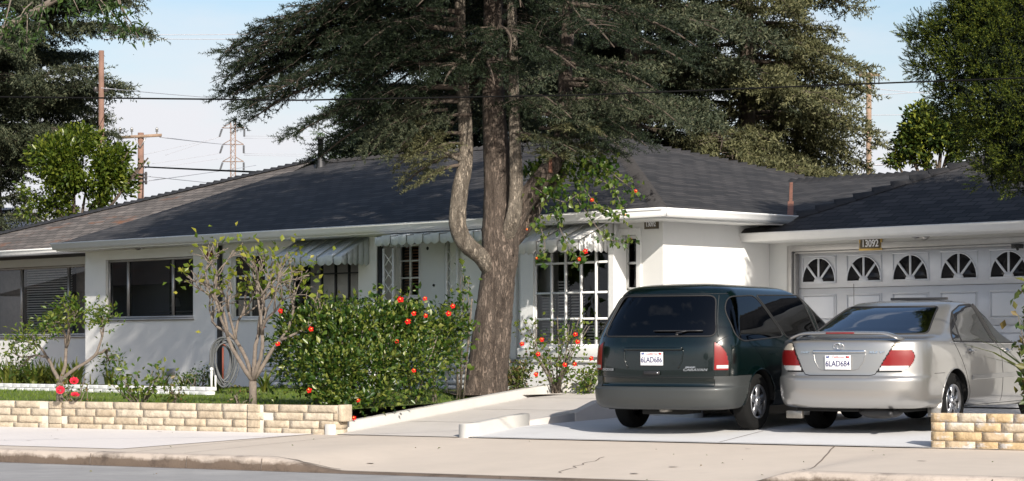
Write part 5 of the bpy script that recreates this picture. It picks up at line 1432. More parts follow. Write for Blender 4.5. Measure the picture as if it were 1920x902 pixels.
# ------------------------------------------------------------------ generic small trees
def seg_mesh(segs, o, k=6, jit=.05):
    mb = MB()
    for pts, r in segs: mb.tube(rel(o, pts), r, k, caps=True, jit=jit)
    return mb
def small_tree(name, label, cat, base, stems, leafm, nleaf, L, W, depth=3, bark='bark_thin', r0=.05, extra=None, leafr=.16, spread=.7, seed=1, trunk_h=.3, up=.15, shrink=.72, wob=.18):
    global rng
    keep = rng; rng = np.random.default_rng(seed)
    t = thing(name, label, cat, tuple(base)); segs = []; tips = []
    top = np.array(base)+np.array([0, 0, trunk_h])
    segs.append(([np.array(base)-[0, 0, .1], np.array(base)+[0, 0, trunk_h*.5], top], [r0*1.15, r0, r0]))
    for (dx, dy, dz, ln) in stems: grow(segs, tips, top, (dx, dy, dz), ln, r0*.62, depth, spread, up, (2, 3), shrink, wob)
    seg_mesh(segs, t).build('trunk', bark, t)
    if extra: tips += extra
    P = []; D = []
    for (p, d) in tips:
        m = rng.poisson(nleaf)
        q = p+rng.normal(0, leafr, (m, 3)); P.append(q); D.append(d+rand_dirs(m)*1.2+np.array([0, 0, .2]))
    P = np.concatenate(P); D = np.concatenate(D)
    mb = MB(); leaves(mb, rel(t, P), D, L, W, .2); mb.build('foliage', leafm, t)
    rng = keep
    return t, tips
b = P3(112, 757, 33.0); b[2] = .60
tl, tips = small_tree('citrus_tree', 'small leaning leafy tree behind the block wall at the far left', 'tree', b, [(-.55, 0, 1, .42), (.25, 0, 1.1, .5), (.95, .1, .9, .62)], 'leaf_small', 26, .075, .45, depth=3, r0=.05, leafr=.085, seed=11, trunk_h=.32, shrink=.66, up=.03, spread=.62)
b = P3(474, 762, 31.6); b[2] = .60
tb, tips = small_tree('bare_tree', 'sparse yellow leaved tree with many bare stems left of the hedge', 'tree', b, [(-.62, 0, 1.1, .68), (-.22, .2, 1.2, .63), (.12, 0, 1.3, .63), (.50, -.2, 1.2, .66), (.90, .1, 1.1, .66)], 'leaf_yellow', 2.3, .095, .66, depth=4, r0=.056, leafr=.12, seed=5, trunk_h=.36, shrink=.70, up=.05, spread=.62, wob=.15)
hibiscus(hedge, tuple(rel(hedge, P3(492, 611, 31.4))), (0, -1, .3), .045) if False else None

# rose bush with three pink roses, low bushes along the wall
def bush(name, label, px, Z, w, h, nstem, nl, leafm, L, W, seed, cat='bush', zb=.60, lean=0., leafr=.07):
    global rng
    keep = rng; rng = np.random.default_rng(seed)
    b = P3(px, 750, Z); b[2] = zb; t = thing(name, label, cat, tuple(b)); mb = MB(); P = []; D = []
    for i in range(nstem):
        e = b+np.array([rng.uniform(-w, w)+lean, rng.uniform(-w, w)*.6, h*rng.uniform(.55, 1.05)]); m_ = (b+e)/2+rng.normal(0, .05, 3)
        pts = [b+rng.normal(0, .03, 3)*[1, 1, 0], m_, e]; mb.tube(rel(t, pts), [.011, .008, .004], 4)
        s = rng.uniform(.25, 1.05, nl)[:, None]; q = np.where(s < .5, pts[0]+(m_-pts[0])*s*2, m_+(e-m_)*(s*2-1)); P.append(q+rng.normal(0, leafr, q.shape)); D.append(rand_dirs(nl)+[0, 0, .3])
    mb.build('stems', 'bark_thin', t); mb = MB(); leaves(mb, rel(t, np.concatenate(P)), np.concatenate(D), L, W, .2); mb.build('foliage', leafm, t)
    rng = keep
    return t
rb = bush('rose_bush', 'rose bush with three pink blooms at the foot of the small tree', 140, 32.7, .22, .42, 9, 14, 'leaf_rose', .05, .6, 3)
for (px, py) in ((113, 731), (139, 714), (141, 740)): rose(rb, tuple(rel(rb, P3(px, py, 32.4))), .058)
bush('garden_bush', 'low yellow green bush behind the block wall below the three pane window', 262, 32.4, .36, .50, 12, 20, 'leaf_small', .085, .62, 4)
bush('garden_bush', 'thin reddish leaved bush behind the block wall right of the yellow green bush', 322, 32.1, .22, .32, 7, 12, 'leaf_rose', .075, .6, 6)
bush('garden_bush', 'small low bush hugging the trunk of the bare tree', 452, 31.7, .2, .22, 7, 16, 'leaf_rose', .06, .6, 8)
# strap leaved clumps in the bed
def strap(label, px, py, Z, n, L, seed, w=.045, group=None):
    global rng
    keep = rng; rng = np.random.default_rng(seed)
    b = P3(px, py, Z); b[2] = .73; t = thing('agapanthus', label, 'plant', tuple(b), group=group); mb = MB()
    for i in range(n):
        az = rng.uniform(0, 6.28); tl_ = rng.uniform(.15, .9); l = L*rng.uniform(.7, 1.1); pts = []; o = rng.normal(0, .05, 3)*[1, 1, 0]
        h = np.array([math.cos(az), math.sin(az), 0]); q = np.array([-h[1], h[0], 0])
        V = []
        for k in range(5):
            s = k/4; c_ = o+h*l*tl_*s*(.4+.6*s)+np.array([0, 0, l*(s-.45*tl_*s*s)]); ww = w*.5*(1-.75*s**2)*(.6+.8*s*(1-s)*2); V += [c_-q*ww, c_+q*ww]
        mb.add(V, [(2*k, 2*k+1, 2*k+3, 2*k+2) for k in range(4)])
    mb.build('strap_leaves', 'leaf_strap', t); rng = keep
for i, (px, Z) in enumerate(((-10, 41.5), (18, 41.4), (40, 41.6), (66, 41.0), (92, 41.3), (116, 40.8), (140, 41.2))):
    strap('one of the strap leaved plants in the bed under the wide window', px, 715, Z, 46, .55, 20+i, .06, 'strap leaved plants in the left bed')
strap('spiky plant in the bed beside the left foundation vent', 213, 722, 40.0, 22, .42, 31, .05)
strap('spiky plant in the bed in front of the right foundation vent', 303, 722, 38.8, 12, .42, 32, .04)
strap('spiky plant in the bed right of the right foundation vent', 345, 722, 38.6, 14, .36, 33, .045)
strap('small spiky plant between the two foundation vents', 175, 722, 40.6, 10, .28, 34, .03)
strap('spiky plant between the hose and the bare tree', 400, 726, 37.6, 16, .38, 35, .05)
strap('spiky plant just left of the hedge by the brick skirting', 500, 726, 36.2, 16, .45, 36, .05)
bush('garden_bush', 'dark low bush in the bed left of the hose', 368, 38.2, .28, .34, 8, 34, 'leaf_hedge', .06, .6, 9, zb=.73)
# bushes by the bay window
bw = bush('hibiscus_bush', 'loose hibiscus bush with red flowers under the bay window', 1040, 34.6, .62, 1.10, 20, 24, 'leaf_small', .07, .62, 12, zb=.74, leafr=.10)
for (px, py, Z) in ((1016, 637, 34.1), (1079, 627, 34.1), (1083, 641, 34.1), (1059, 684, 34.1), (1078, 683, 34.1), (1009, 664, 34.0), (1005, 702, 34.0), (979, 645, 34.1), (1109, 672, 34.1)): hibiscus(bw, tuple(rel(bw, P3(px, py, Z))), (rng.uniform(-.5, .5), -1, .3), .05)
bush('garden_bush', 'rounded reddish bush between the big trunk and the bay window', 968, 34.5, .20, .45, 14, 60, 'leaf_rose', .055, .62, 13, zb=.74)
bush('garden_bush', 'low green bush at the foot of the bay window beside the van', 1100, 34.3, .34, .32, 12, 40, 'leaf_small', .06, .62, 14, zb=.78)
sn = bush('staked_shrub', 'thin staked shrub with a few leaves left of the big trunk', 862, 33.4, .10, 1.75, 6, 12, 'leaf_vine', .10, .75, 15, zb=.65, lean=.06, cat='shrub')
mb = MB(); a = P3(868, 745, 33.3); b2 = P3(885, 560, 33.35); a[2] = .6; mb.tube(rel(sn, [a, b2]), .014, 6); mb.build('stake', 'bark_pale', sn)
bush('porch_vine', 'dark leaved plant climbing the left porch post', 735, 35.6, .30, 1.45, 8, 14, 'leaf_vine', .16, .5, 16, zb=.75, cat='climbing plant')

# ------------------------------------------------------------------ garden hose on its reel
b = P3(418, 735, 37.4); b[2] = .76
hs = thing('hose_reel', 'coiled grey garden hose hanging on a hanger by the wall', 'garden hose', tuple(b)); mb = MB()
for k in range(9):
    pts = []; ry = .17+.014*k+random.uniform(-.02, .02); cx_ = random.uniform(-.04, .04)+.008*k; rx_ = .13+.010*k
    for i in range(25):
        a = 2*math.pi*i/24; pts.append((cx_+rx_*math.cos(a)*(1+.25*math.sin(a)), -.03*k*.6+.02*math.sin(3*a+k), .42+ry*1.5*math.sin(a)*(1 if math.sin(a) > 0 else .95)+.0))
    mb.tube(pts, .013, 6, caps=False)
mb.build('hose_coils', 'hose', hs, smooth=True)
mb = MB(); mb.tube([(-.18, .02, .62), (.0, -.05, .72), (.18, .02, .62)], .02, 8); mb.box(-.012, .012, -.02, .02, .1, .66); mb.build('hanger', 'red_round', hs)
mb = MB(); mb.tube([(-.16, -.16, -.02), (-.16, -.16, .30)], .018, 8); mb.ball((-.16, -.16, .32), .03, .03, .03); mb.tube([(-.10, -.14, -.02), (-.10, -.14, .22)], .015, 8); mb.build('standpipe', 'white_trim', hs)
# ------------------------------------------------------------------ big cedar by the ramp
ZC = 34.3
b = P3(912, 745, ZC); b[2] = .66
big = thing('cedar_tree', 'huge old cedar with four rising trunks standing between the hedge and the bay window', 'tree', tuple(b))
def limb(pxs, Zs, rs, k=14, sub=6, jit=.035):
    P = np.array([P3(px, py, Z) for (px, py), Z in zip(pxs, Zs)]); n = len(P); out = []; ro = []
    for i in range(n-1):
        p0, p1, p2, p3 = P[max(i-1, 0)], P[i], P[i+1], P[min(i+2, n-1)]
        for j in range(sub):
            t = j/sub; out.append(.5*((2*p1)+(-p0+p2)*t+(2*p0-5*p1+4*p2-p3)*t*t+(-p0+3*p1-3*p2+p3)*t**3)); ro.append(rs[i]+(rs[i+1]-rs[i])*t)
    out.append(P[-1]); ro.append(rs[-1])
    return rel(big, out), np.array(ro), k, jit
def lm_(mb, L): mb.tube(L[0], L[1], L[2], jit=L[3])
mm = 1/131.
mb = MB(); lm_(mb, limb([(905, 775), (909, 745), (915, 690), (925, 600), (934, 520), (938, 470), (938, 430), (935, 360), (930, 270), (925, 180), (925, 60), (925, -120), (925, -400), (925, -750)], [ZC]*14, [.40, .335, .295, .275, .25, .27, .27, .215, .185, .16, .145, .13, .10, .04], k=26, sub=8, jit=.03))
mb.build('trunk', 'bark_cedar', big, smooth=True)
for (nm, pts, Zs, rs) in (
    ('limb', [(925, 510), (900, 480), (872, 455), (858, 420), (862, 360), (873, 300), (872, 230), (866, 150), (862, 60), (862, -80), (850, -300)], [ZC-.05, ZC-.2, ZC-.3, ZC-.35, ZC-.35, ZC-.3, ZC-.2, ZC-.1, ZC, ZC, ZC], [.14, .12, .13, .125, .12, .105, .10, .09, .085, .07, .03]),
    ('limb', [(945, 450), (962, 410), (968, 350), (965, 260), (963, 150), (960, 40), (958, -120), (960, -350)], [ZC-.1, ZC-.28, ZC-.3, ZC-.3, ZC-.3, ZC-.3, ZC-.3, ZC-.2], [.12, .11, .10, .085, .075, .07, .06, .02]),
    ('limb', [(945, 450), (975, 390), (1012, 340), (1045, 290), (1058, 220), (1060, 140), (1065, 30), (1068, -150), (1070, -350)], [ZC, ZC-.1, ZC-.2, ZC-.2, ZC-.1, ZC, ZC, ZC, ZC], [.17, .16, .14, .13, .11, .10, .09, .07, .03]),
    ('limb', [(940, 470), (985, 420), (1020, 360), (1050, 330), (1060, 300)], [ZC+.1, ZC+.1, ZC+.2, ZC+.2, ZC+.1], [.15, .12, .10, .09, .07]),
    ('limb', [(868, 300), (845, 290), (820, 275), (800, 262)], [ZC-.35]*4, [.05, .04, .03, .015])):
    mb = MB(); lm_(mb, limb(pts, Zs, rs)); mb.build(nm, 'bark_pale' if rs[0] < .15 else 'bark_cedar', big, smooth=True)
mb = MB(); p = rel(big, P3(1032, 308, ZC-.36)); mb.hexa([p+[-.03, 0, -.12], p+[.03, 0, -.12], p+[.03, .05, -.12], p+[-.03, .05, -.12], p+[-.02, 0, .1], p+[.02, 0, .1], p+[.02, .05, .1], p+[-.02, .05, .1]]); mb.build('broken_stub', 'copper', big)
TW = make_twig(20, .20, .05, .012); TWF = make_twig(14, .26, .075, .022); TWB = make_twig(16, .22, .06, .016)
wood = MB(); P = []; D = []
rb_ = np.random.default_rng(21)
def cb(px, py, Z, az, L, rise=.12, droop=.3, rad=.045, **kw): cedar_branch(wood, P, D, P3(px, py, Z), R(az), L, rise, droop, rad, **kw)
# az: 0 = right, 90 = away, 180 = left, 270 = towards the street
for i in range(66):
    h = rb_.uniform(0, 1)**.85; py = 215-h*700; az = rb_.uniform(0, 360)
    L = (3.5-1.9*max(0, (h-.55)/.45))*rb_.uniform(.72, 1.08)
    ca = math.cos(R(az))
    if py > -20 and 215 < az < 325: L *= .45
    if ca < -.2 and py > 60: L *= .85
    if ca > .2: L *= .50 if py < 40 else .38
    cb(925, py, ZC, az, L, rise=.16, droop=rb_.uniform(.38, .62), gap=.135, down=.8)
for i in range(46):      # the high, wide boughs above the picture
    py = rb_.uniform(-680, -270); az = rb_.uniform(0, 360) if i % 3 else rb_.uniform(120, 240)
    cb(925, py, ZC, az, (1 if math.cos(R(az)) < .2 else .6)*rb_.uniform(3.6, 5.2)*(1-.35*max(0, (-py-350)/300)), rise=.12, droop=rb_.uniform(.2, .4), gap=.16)
for (px, py, az, L, ri, dr) in ((870, 130, 182, 3.1, .22, .46), (868, 90, 176, 3.3, .20, .40), (866, 60, 190, 3.25, .15, .33), (864, 20, 184, 3.1, .1, .3), (870, 165, 196, 2.5, .05, .35), (866, 100, 200, 3.1, .12, .40), (872, 180, 170, 2.2, 0, .4), (860, 40, 172, 3.3, .12, .42), (862, -30, 186, 3.3, 0., .3),
        (1060, 160, -8, 1.0, .1, .4), (1060, 120, 5, 1.4, .1, .4), (1064, 60, -15, 1.8, .1, .4), (1065, 10, 10, 1.9, .1, .4), (1060, 205, -30, 1.3, -.1, .35), (1058, 225, -50, 1.1, -.1, .3), (965, 190, -60, 1.2, .0, .3), (1050, 250, -20, .9, -.1, .3),
        (900, 120, 250, 1.5, 0, .3), (880, 80, 230, 1.8, .1, .4), (1000, 90, 290, 1.6, 0, .3), (950, 60, 270, 1.7, .1, .4), (1020, 40, 300, 2.0, .1, .4), (820, 40, 240, 1.8, .1, .4), (760, 60, 250, 1.4, 0, .3), (700, 60, 255, 1.3, 0, .3)):
    cb(px, py, ZC-.2, az, L, ri, dr)
TP = np.concatenate(P); TD = np.concatenate(D)
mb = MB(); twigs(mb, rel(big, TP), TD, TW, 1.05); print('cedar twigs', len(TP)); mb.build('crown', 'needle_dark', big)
# brownish lower sprays
P = []; D = []
for (px, py, az, L, ri, dr) in ((865, 250, 185, .9, .1, .4), (862, 290, 170, .8, .0, .5), (868, 270, 215, .75, .1, .4), (820, 275, 190, .55, .1, .6), (860, 310, 200, .6, -.1, .4), (850, 230, 165, .8, .2, .3), (830, 250, 240, .5, 0, .5), (960, 250, -20, .7, 0, .2), (1040, 270, 10, .7, .1, .3), (1010, 280, -60, .5, 0, .3), (1055, 230, -70, .7, .1, .3)):
    cb(px, py, ZC-.35, az, L, ri, dr, .03, gap=.07, lat=.5)
mb = MB(); twigs(mb, rel(big, np.concatenate(P)), np.concatenate(D), TW, .9); mb.build('lower_sprays', 'needle_olive', big)
P = []; D = []
for (px, py, az, L, ri, dr) in ((1000, 215, -15, 1.2, .05, .4), (1010, 240, -5, .8, .05, .35), (1040, 190, -25, 1.2, .15, .3), (1050, 215, 5, .8, .1, .3), (985, 255, -40, .9, 0, .3), (1055, 150, -10, 1.7, .1, .5), (1000, 180, -60, 1.0, 0, .4), (885, 215, 200, 1.2, .1, .6), (860, 190, 190, 1.3, .1, .6), (840, 205, 195, 1.2, 0, .6)):
    cb(px, py, ZC-.4, az, L, ri, dr, .03, gap=.09, lat=.5, down=.9)
mb = MB(); twigs(mb, rel(big, np.concatenate(P)), np.concatenate(D), TW, 1.); mb.build('lit_boughs', 'needle_blue', big)  # the sunlit look of these boughs is put into a paler needle colour
wood.v = [v-np.array(big.location) for v in wood.v]; wood.build('branches', 'bark_far', big)

# flowering vine hanging from the cedar
b = P3(1010, 400, ZC-.6)
vine = thing('flowering_vine', 'leafy vine with red flowers trailing from the cedar over the white awning', 'vine', tuple(b))
P = []; D = []; stem = MB(); ends = []
def trail(pts, Z, n, sp=.06):
    Q = np.array([P3(x, y, Z-.15*i/len(pts)) for i, (x, y) in enumerate(pts)])
    t = np.linspace(0, len(Q)-1, len(Q)*4); k = np.minimum(t.astype(int), len(Q)-2); C = Q[k]+(Q[k+1]-Q[k])*(t-k)[:, None]
    stem.tube(rel(vine, C), .006, 4); u_ = rng.uniform(0, len(Q)-1, n); k = np.minimum(u_.astype(int), len(Q)-2); q = Q[k]+(Q[k+1]-Q[k])*(u_-k)[:, None]
    P.append(q+rng.normal(0, sp, q.shape)); D.append(rand_dirs(n)*.9+[0, -.2, -.7])
VZ = 34.0
trail([(1010, 380), (1015, 430), (1022, 460), (1018, 485), (1008, 487)], VZ, 62, .045)
trail([(1040, 390), (1050, 430), (1070, 470), (1085, 485), (1105, 478)], VZ, 75, .05)
trail([(1080, 370), (1100, 400), (1122, 430), (1140, 450), (1170, 453), (1182, 450)], VZ-.3, 75, .045)
trail([(1090, 350), (1120, 385), (1150, 405), (1168, 402)], VZ-.3, 90)
trail([(1100, 300), (1130, 310), (1160, 335), (1192, 358)], VZ-.2, 120, .08)
trail([(1110, 330), (1150, 350), (1165, 385)], VZ-.2, 60, .05)
trail([(1000, 350), (1030, 370), (1060, 380), (1090, 360)], VZ-.1, 90, .10)
blobs = [(P3(1040, 345, VZ), (.38, .2, .20)), (P3(1080, 335, VZ), (.38, .2, .18)), (P3(1120, 315, VZ), (.32, .3, .16)), (P3(1075, 300, VZ+.2), (.45, .3, .2)), (P3(1000, 335, VZ+.3), (.34, .25, .34)), (P3(1045, 290, VZ+.3), (.40, .25, .25)), (P3(1030, 325, VZ+.3), (.34, .2, .16))]
p_, d_ = shrub_leaves(blobs, 2300, .08, .6, 3.2, .25, 0, -.15); P.append(p_); D.append(d_)
mb = MB(); leaves(mb, rel(vine, np.concatenate(P)), np.concatenate(D), .085, .8, .15); mb.build('foliage', 'leaf_vine', vine)
stem.build('stems', 'bark_thin', vine)
for (px, py, r) in ((1098, 471, .07), (1086, 486, .05), (1006, 484, .035), (1182, 448, .035), (1172, 403, .03), (1192, 358, .045), (1110, 375, .05), (988, 430, .03)): hibiscus(vine, tuple(rel(vine, P3(px, py, VZ-.45))), (rng.uniform(-.4, .4), -1, 0), r*.8)

# ------------------------------------------------------------------ other conifers behind the house
def conifer(name, label, px, Z, ztop, Lmax, nbr, m, tmpl, seed, zlow=1.0, scale=1.2, prof=None, r0=.3, gap=.16, droop=(.15, .4), rise=(.0, .2), azr=(0, 360), bark='bark_far', lean=0, lat=.40, azok=None, down=.5):
    global rng
    keep = rng; rng = np.random.default_rng(seed)
    X = (px-CXP)/F*Z; t = thing(name, label, 'tree', (X, Z, .5))
    tr_ = MB(); n = 9; pts = [(0, 0, -.3)]+[(lean*(i/n)**1.3, 0, (ztop-.5)*i/n) for i in range(1, n+1)]; tr_.tube(pts, np.linspace(r0, .04, n+1), 10, jit=.04); tr_.build('trunk', bark, t)
    wood = MB(); P = []; D = []
    for i in range(nbr):
        h = (i+rng.random())/nbr; z = zlow+(ztop-zlow-.2)*h; az = rng.uniform(*azr)
        L = Lmax*(prof(h) if prof else (1-h)**.75)*rng.uniform(.7, 1.12)
        if azok: L *= azok(az, h)
        if L < .3: continue
        x0 = lean*((z-.5)/(ztop-.5))**1.3
        cedar_branch(wood, P, D, (x0, 0, z-.5), R(az), L, rng.uniform(*rise), rng.uniform(*droop), .05, gap=gap, lat=lat, down=down)
    wood.build('branches', bark, t); P = np.concatenate(P); D = np.concatenate(D); print(label[:30], len(P))
    mb = MB(); twigs(mb, P, D, tmpl, scale); mb.build('crown', m, t)
    rng = keep
    return t
conifer('cedar_tree', 'olive brown cedar with drooping layered boughs rising behind the right half of the house', 1400, 50, 15., 3.6, 120, 'needle_olive', TWF, 31, zlow=3.5, scale=1.5, r0=.28, gap=.20, prof=lambda h: (1-h)**.6*1.0)
conifer('cedar_tree', 'grey green cedar behind the house, between the big trunk and the olive cedar', 1185, 48, 15., 3.6, 110, 'needle_blue', TWF, 33, zlow=4.0, scale=1.5, r0=.25, gap=.20, prof=lambda h: (1-h)**.5)
conifer('cedar_tree', 'dark cedar hidden deep behind the big trunk over the ridge', 985, 54, 14., 3.8, 90, 'needle_dark', TWF, 34, zlow=4.6, scale=1.6, r0=.25, gap=.22, prof=lambda h: (1-h)**.5)
conifer('cedar_tree', 'dark grey green cedar filling the upper left corner behind the house', -10, 67, 16.0, 4.1, 150, 'needle_blue', TWF, 35, zlow=2.9, scale=1.75, r0=.28, gap=.21, prof=lambda h: min(1., .55+1.1*h)*(1-max(0, h-.5)*.7), rise=(.1, .45), droop=(.05, .25), azok=lambda a, h: 1.0 if h > .28 else .45)
conifer('cedar_tree', 'black green cedar standing behind the ridge just left of the big trunk', 815, 56, 14., 2.5, 90, 'needle_dark', TWF, 38, zlow=6.2, scale=1.6, r0=.22, gap=.20, prof=lambda h: (1-h)**.45)
conifer('pine_tree', 'bright green pine showing over the ridge left of the big trunk', 690, 58, 8.4, 1.5, 90, 'needle_pine', TWB, 36, zlow=4.5, scale=1.3, gap=.12, prof=lambda h: (1-h*.8)**.8, rise=(.3, .8), droop=(0, .1))

def leafy(name, label, px, Z, blobs, m, L, W, dens, seed, base_z=.5, r0=.12, cut=-.25, inner=.3, rs=1., cat='tree'):
    global rng
    keep = rng; rng = np.random.default_rng(seed)
    X = (px-CXP)/F*Z; t = thing(name, label, cat, (X, Z, base_z)); B = [(P3(a, c_, Z+dz)-np.array([X, Z, base_z]), (rx*rs, ry*rs, rz*rs)) for (a, c_, dz, rx, ry, rz) in blobs]
    p, d = shrub_leaves(B, dens, L, W, 1.6, inner, .3, cut)
    mb = MB(); leaves(mb, p, d, L, W, .2); mb.build('foliage', m, t)
    mb = MB(); zc = np.mean([b_[0][2] for b_ in B]); mb.tube([(0, 0, -.3), (.1, 0, zc*.3), (0, 0, zc*.7)], [r0*1.2, r0, r0*.8], 8, jit=.05)
    for b_ in B: mb.tube([(0, 0, zc*.65), (np.array([0, 0, zc*.65])+b_[0])/2+rng.normal(0, .1, 3), b_[0]], [r0*.5, r0*.35, .02], 5)
    mb.build('trunk', 'bark_far', t); rng = keep
    return t
leafy('magnolia_tree', 'bright green glossy leaved tree behind the roof at the left', 140, 60.8, [(120, 300, 0, .8, .8, .55), (165, 330, 0, .8, .8, .5), (205, 300, 0, .55, .6, .42), (215, 345, .2, .5, .5, .35), (90, 350, 0, .6, .6, .45), (150, 260, .2, .5, .5, .3), (110, 390, 0, .45, .5, .25), (175, 378, 0, .5, .5, .2), (240, 285, 0, .28, .3, .14), (262, 310, 0, .2, .2, .12), (278, 296, 0, .12, .12, .08), (60, 400, 0, .3, .3, .15)], 'leaf_magnolia', .14, .5, 1300, 41, inner=.35, cut=-.14, rs=1.30)
b = np.array([-7.6, 34., .55]); lt_ = thing('leafy_tree', 'bough tips of a broad leaved tree hanging in at the top left corner', 'tree', tuple(b)); mb = MB()
mb.tube(np.array([(0, 0, -.3), (-.1, 0, 2.5), (.1, 0, 5.4)]), [.2, .16, .13], 10, jit=.05); q0 = P3(10, 52, 34)-b; q1 = P3(105, -2, 33.8)-b
mb.tube([(0, 0, 5.0), (q0*.6+np.array([0, 0, 5.0])*.4), q0, q1, P3(170, -60, 33.7)-b], [.09, .07, .055, .045, .02], 8, jit=.06)
P = []; D = []
for (px, py, px2, py2, n) in ((170, -60, 245, 60, 46), (170, -40, 262, 75, 60), (140, -30, 200, 40, 60), (120, -30, 215, 30, 60), (60, 5, 20, 60, 50), (80, 0, 70, 60, 50), (40, 10, 50, 80, 40), (20, 0, -10, 100, 60), (105, -10, 150, 25, 40), (200, -20, 235, 45, 50)):
    a = P3(px, py, 33.8); e = P3(px2, py2, 33.5); m_ = (a+e)/2+[.05, 0, .12]; mb.tube([a-b, m_-b, e-b], [.014, .010, .005], 4); s_ = rng.uniform(.2, 1.05, n)[:, None]
    P.append(a+(e-a)*s_+rng.normal(0, .09, (n, 3))); D.append(rand_dirs(n)+[.2, 0, -.5])
mb.build('trunk', 'bark_thin', lt_); m2 = MB(); leaves(m2, np.concatenate(P)-b, np.concatenate(D), .13, .32, .15); m2.build('foliage', 'leaf_bough', lt_)
leafy('leafy_tree', 'bright green tree above the garage roof beside the twisted juniper', 1745, 47, [(1745, 250, 0, .65, .6, .45), (1700, 275, 0, .35, .4, .25), (1725, 215, 0, .3, .3, .25), (1785, 255, 0, .5, .5, .5), (1680, 300, 0, .3, .3, .15), (1755, 300, 0, .5, .5, .2), (1770, 220, 0, .35, .4, .3)], 'needle_juniper', .12, .5, 4200, 43, inner=.3, cut=-.2)

# ------------------------------------------------------------------ twisted juniper, right
TJ = make_twig(15, .085, .027, .010, .6)
def juniper(name, label, base, blobs, m, seed, dens, trunk, limbs=()):
    global rng
    keep = rng; rng = np.random.default_rng(seed)
    t = thing(name, label, 'tree', tuple(base)); P = []; D = []; PI_ = []
    for (c, r, k) in blobs:
        r = r*.93
        c = np.array(c)-np.array(base)
        # each mass is built of many flame shaped tufts
        nt_ = int(k*r**2*330)+4; d = rand_dirs(nt_); pos = c+d*r*np.array([1, 1, .85])*rng.uniform(.72, 1.0, (nt_, 1))
        for q, dd in zip(pos, d):
            ax = unit(dd*.8+np.array([0, 0, .55])+rng.normal(0, .2, 3)); l = rng.uniform(.12, .27); n = int(dens); s = rng.random(n)
            rad = .085*np.sqrt(1-s*.85)*rng.uniform(.5, 1, n); o_ = rand_dirs(n); P.append(q+ax*l*s[:, None]+o_*rad[:, None]); D.append(ax*1.0+o_*.7)
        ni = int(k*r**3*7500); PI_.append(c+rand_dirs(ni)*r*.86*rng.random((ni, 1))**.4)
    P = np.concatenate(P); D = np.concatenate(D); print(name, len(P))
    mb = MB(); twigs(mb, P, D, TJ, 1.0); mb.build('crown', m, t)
    PI_ = np.concatenate(PI_); mb = MB(); twigs(mb, PI_, rand_dirs(len(PI_)), TJ, 1.3); mb.build('inner_foliage', 'needle_dark', t)  # dead inner foliage, kept near black to paint the shade inside each mass
    mb = MB()
    for pts, r in trunk: mb.tube(np.array(pts)-np.array(base), r, 10, jit=.12)
    mb.build('trunk', 'bark_thin', t); rng = keep
JZ = 30.0
def j3(px, py, dz=0): return P3(px, py, JZ+dz+max(0, (1930-px)/240*1.9))
bj = j3(2120, 700); bj[2] = .48
jb = []
for (px, py, dz, r) in ((1735, 75, 0, .24), (1712, 62, .1, .13), (1765, 110, 0, .34), (1800, 60, 0, .42), (1850, 30, .1, .5), (1900, 60, 0, .5), (1790, 160, 0, .36), (1830, 110, -.2, .42), (1880, 110, -.2, .45), (1770, 200, .1, .25), (1850, 175, -.3, .36), (1900, 190, -.2, .42), (1870, 230, 0, .36), (1820, 230, .2, .28), (1910, 260, .1, .36), (1840, 280, .2, .22), (1875, 300, 0, .30), (1865, 330, 0, .18), (1915, 330, .2, .26), (1820, 0, .3, .4), (1880, -50, .3, .7), (1960, 30, .3, .7), (1960, 150, .3, .6), (1970, 250, .4, .55), (1980, -90, .4, .9), (1940, -180, .4, .9), (2040, 100, .5, .9), (2040, 240, .4, .8), (2060, -60, .5, 1.0), (1925, 290, .1, .4), (1895, 265, .1, .36), (1945, 200, .1, .5), (1730, 130, .1, .15), (1760, 50, .1, .2)):
    jb.append((j3(px, py, dz), r, 1.0))
juniper('juniper_tree', 'twisted bright green juniper leaning in from the right edge above the garage roof', bj, jb, 'needle_juniper', 51, 13,
        [([bj-[0, 0, .2], j3(2110, 560), j3(2060, 420), j3(1990, 320), j3(1930, 200), j3(1870, 80)], [.20, .17, .15, .11, .08, .04]), ([j3(2060, 420), j3(1960, 350), j3(1880, 290), j3(1800, 170)], [.10, .07, .05, .03]), ([j3(2060, 410), j3(2060, 250), j3(2040, 50)], [.12, .1, .05])])
# low plants at the driveway wall: shadows of their leaves fall on the sedan
bush('garden_bush', 'tall red and green leaved bush at the right edge in front of the sedan', 1945, 26.9, .24, 1.65, 12, 34, 'leaf_rose', .12, .6, 61, zb=.48)
# spiky yucca on a bare stem just outside the right edge; its shadow falls on the sedan
b = np.array([6.55, 25.9, .45]); yc = thing('yucca', 'tall spiky yucca on a bare stem in the planting bed by the driveway wall', 'plant', tuple(b)); mb = MB(); mb.tube([(0, 0, -.2), (.04, 0, .7), (0, 0, 1.6)], [.09, .08, .07], 8); mb.build('stem', 'bark_thin', yc); mb = MB()
for (cx_, cy_, cz_, n, L) in ((0, 0, 2.0, 300, .48), (0, .1, 1.5, 120, .36)):
    for _ in range(n):
        d_ = unit(rand_dirs(1)[0]+np.array([0, 0, .6])); q = unit(np.cross(d_, [0, 0, 1.]))*.022; c0 = np.array([cx_, cy_, cz_]); l = L*rng.uniform(.7, 1.1)
        mb.add([c0-q, c0+q, c0+d_*l*.5+q*1.2, c0+d_*l+[0, 0, -.1*l], c0+d_*l*.5-q*1.2], [(0, 1, 2, 4), (4, 2, 3)])
mb.build('strap_leaves', 'leaf_strap', yc)
for (x_, y_, sd_) in ((6.25, 27.6, 81), (6.6, 27.4, 82), (6.05, 27.0, 83)):
    p_ = (x_/y_)*F+CXP; strap('one of the strap leaved plants just outside the right edge behind the tan wall', p_, 700, y_, 10, 1.15, sd_, .13, 'strap leaved plants behind the tan wall'); 
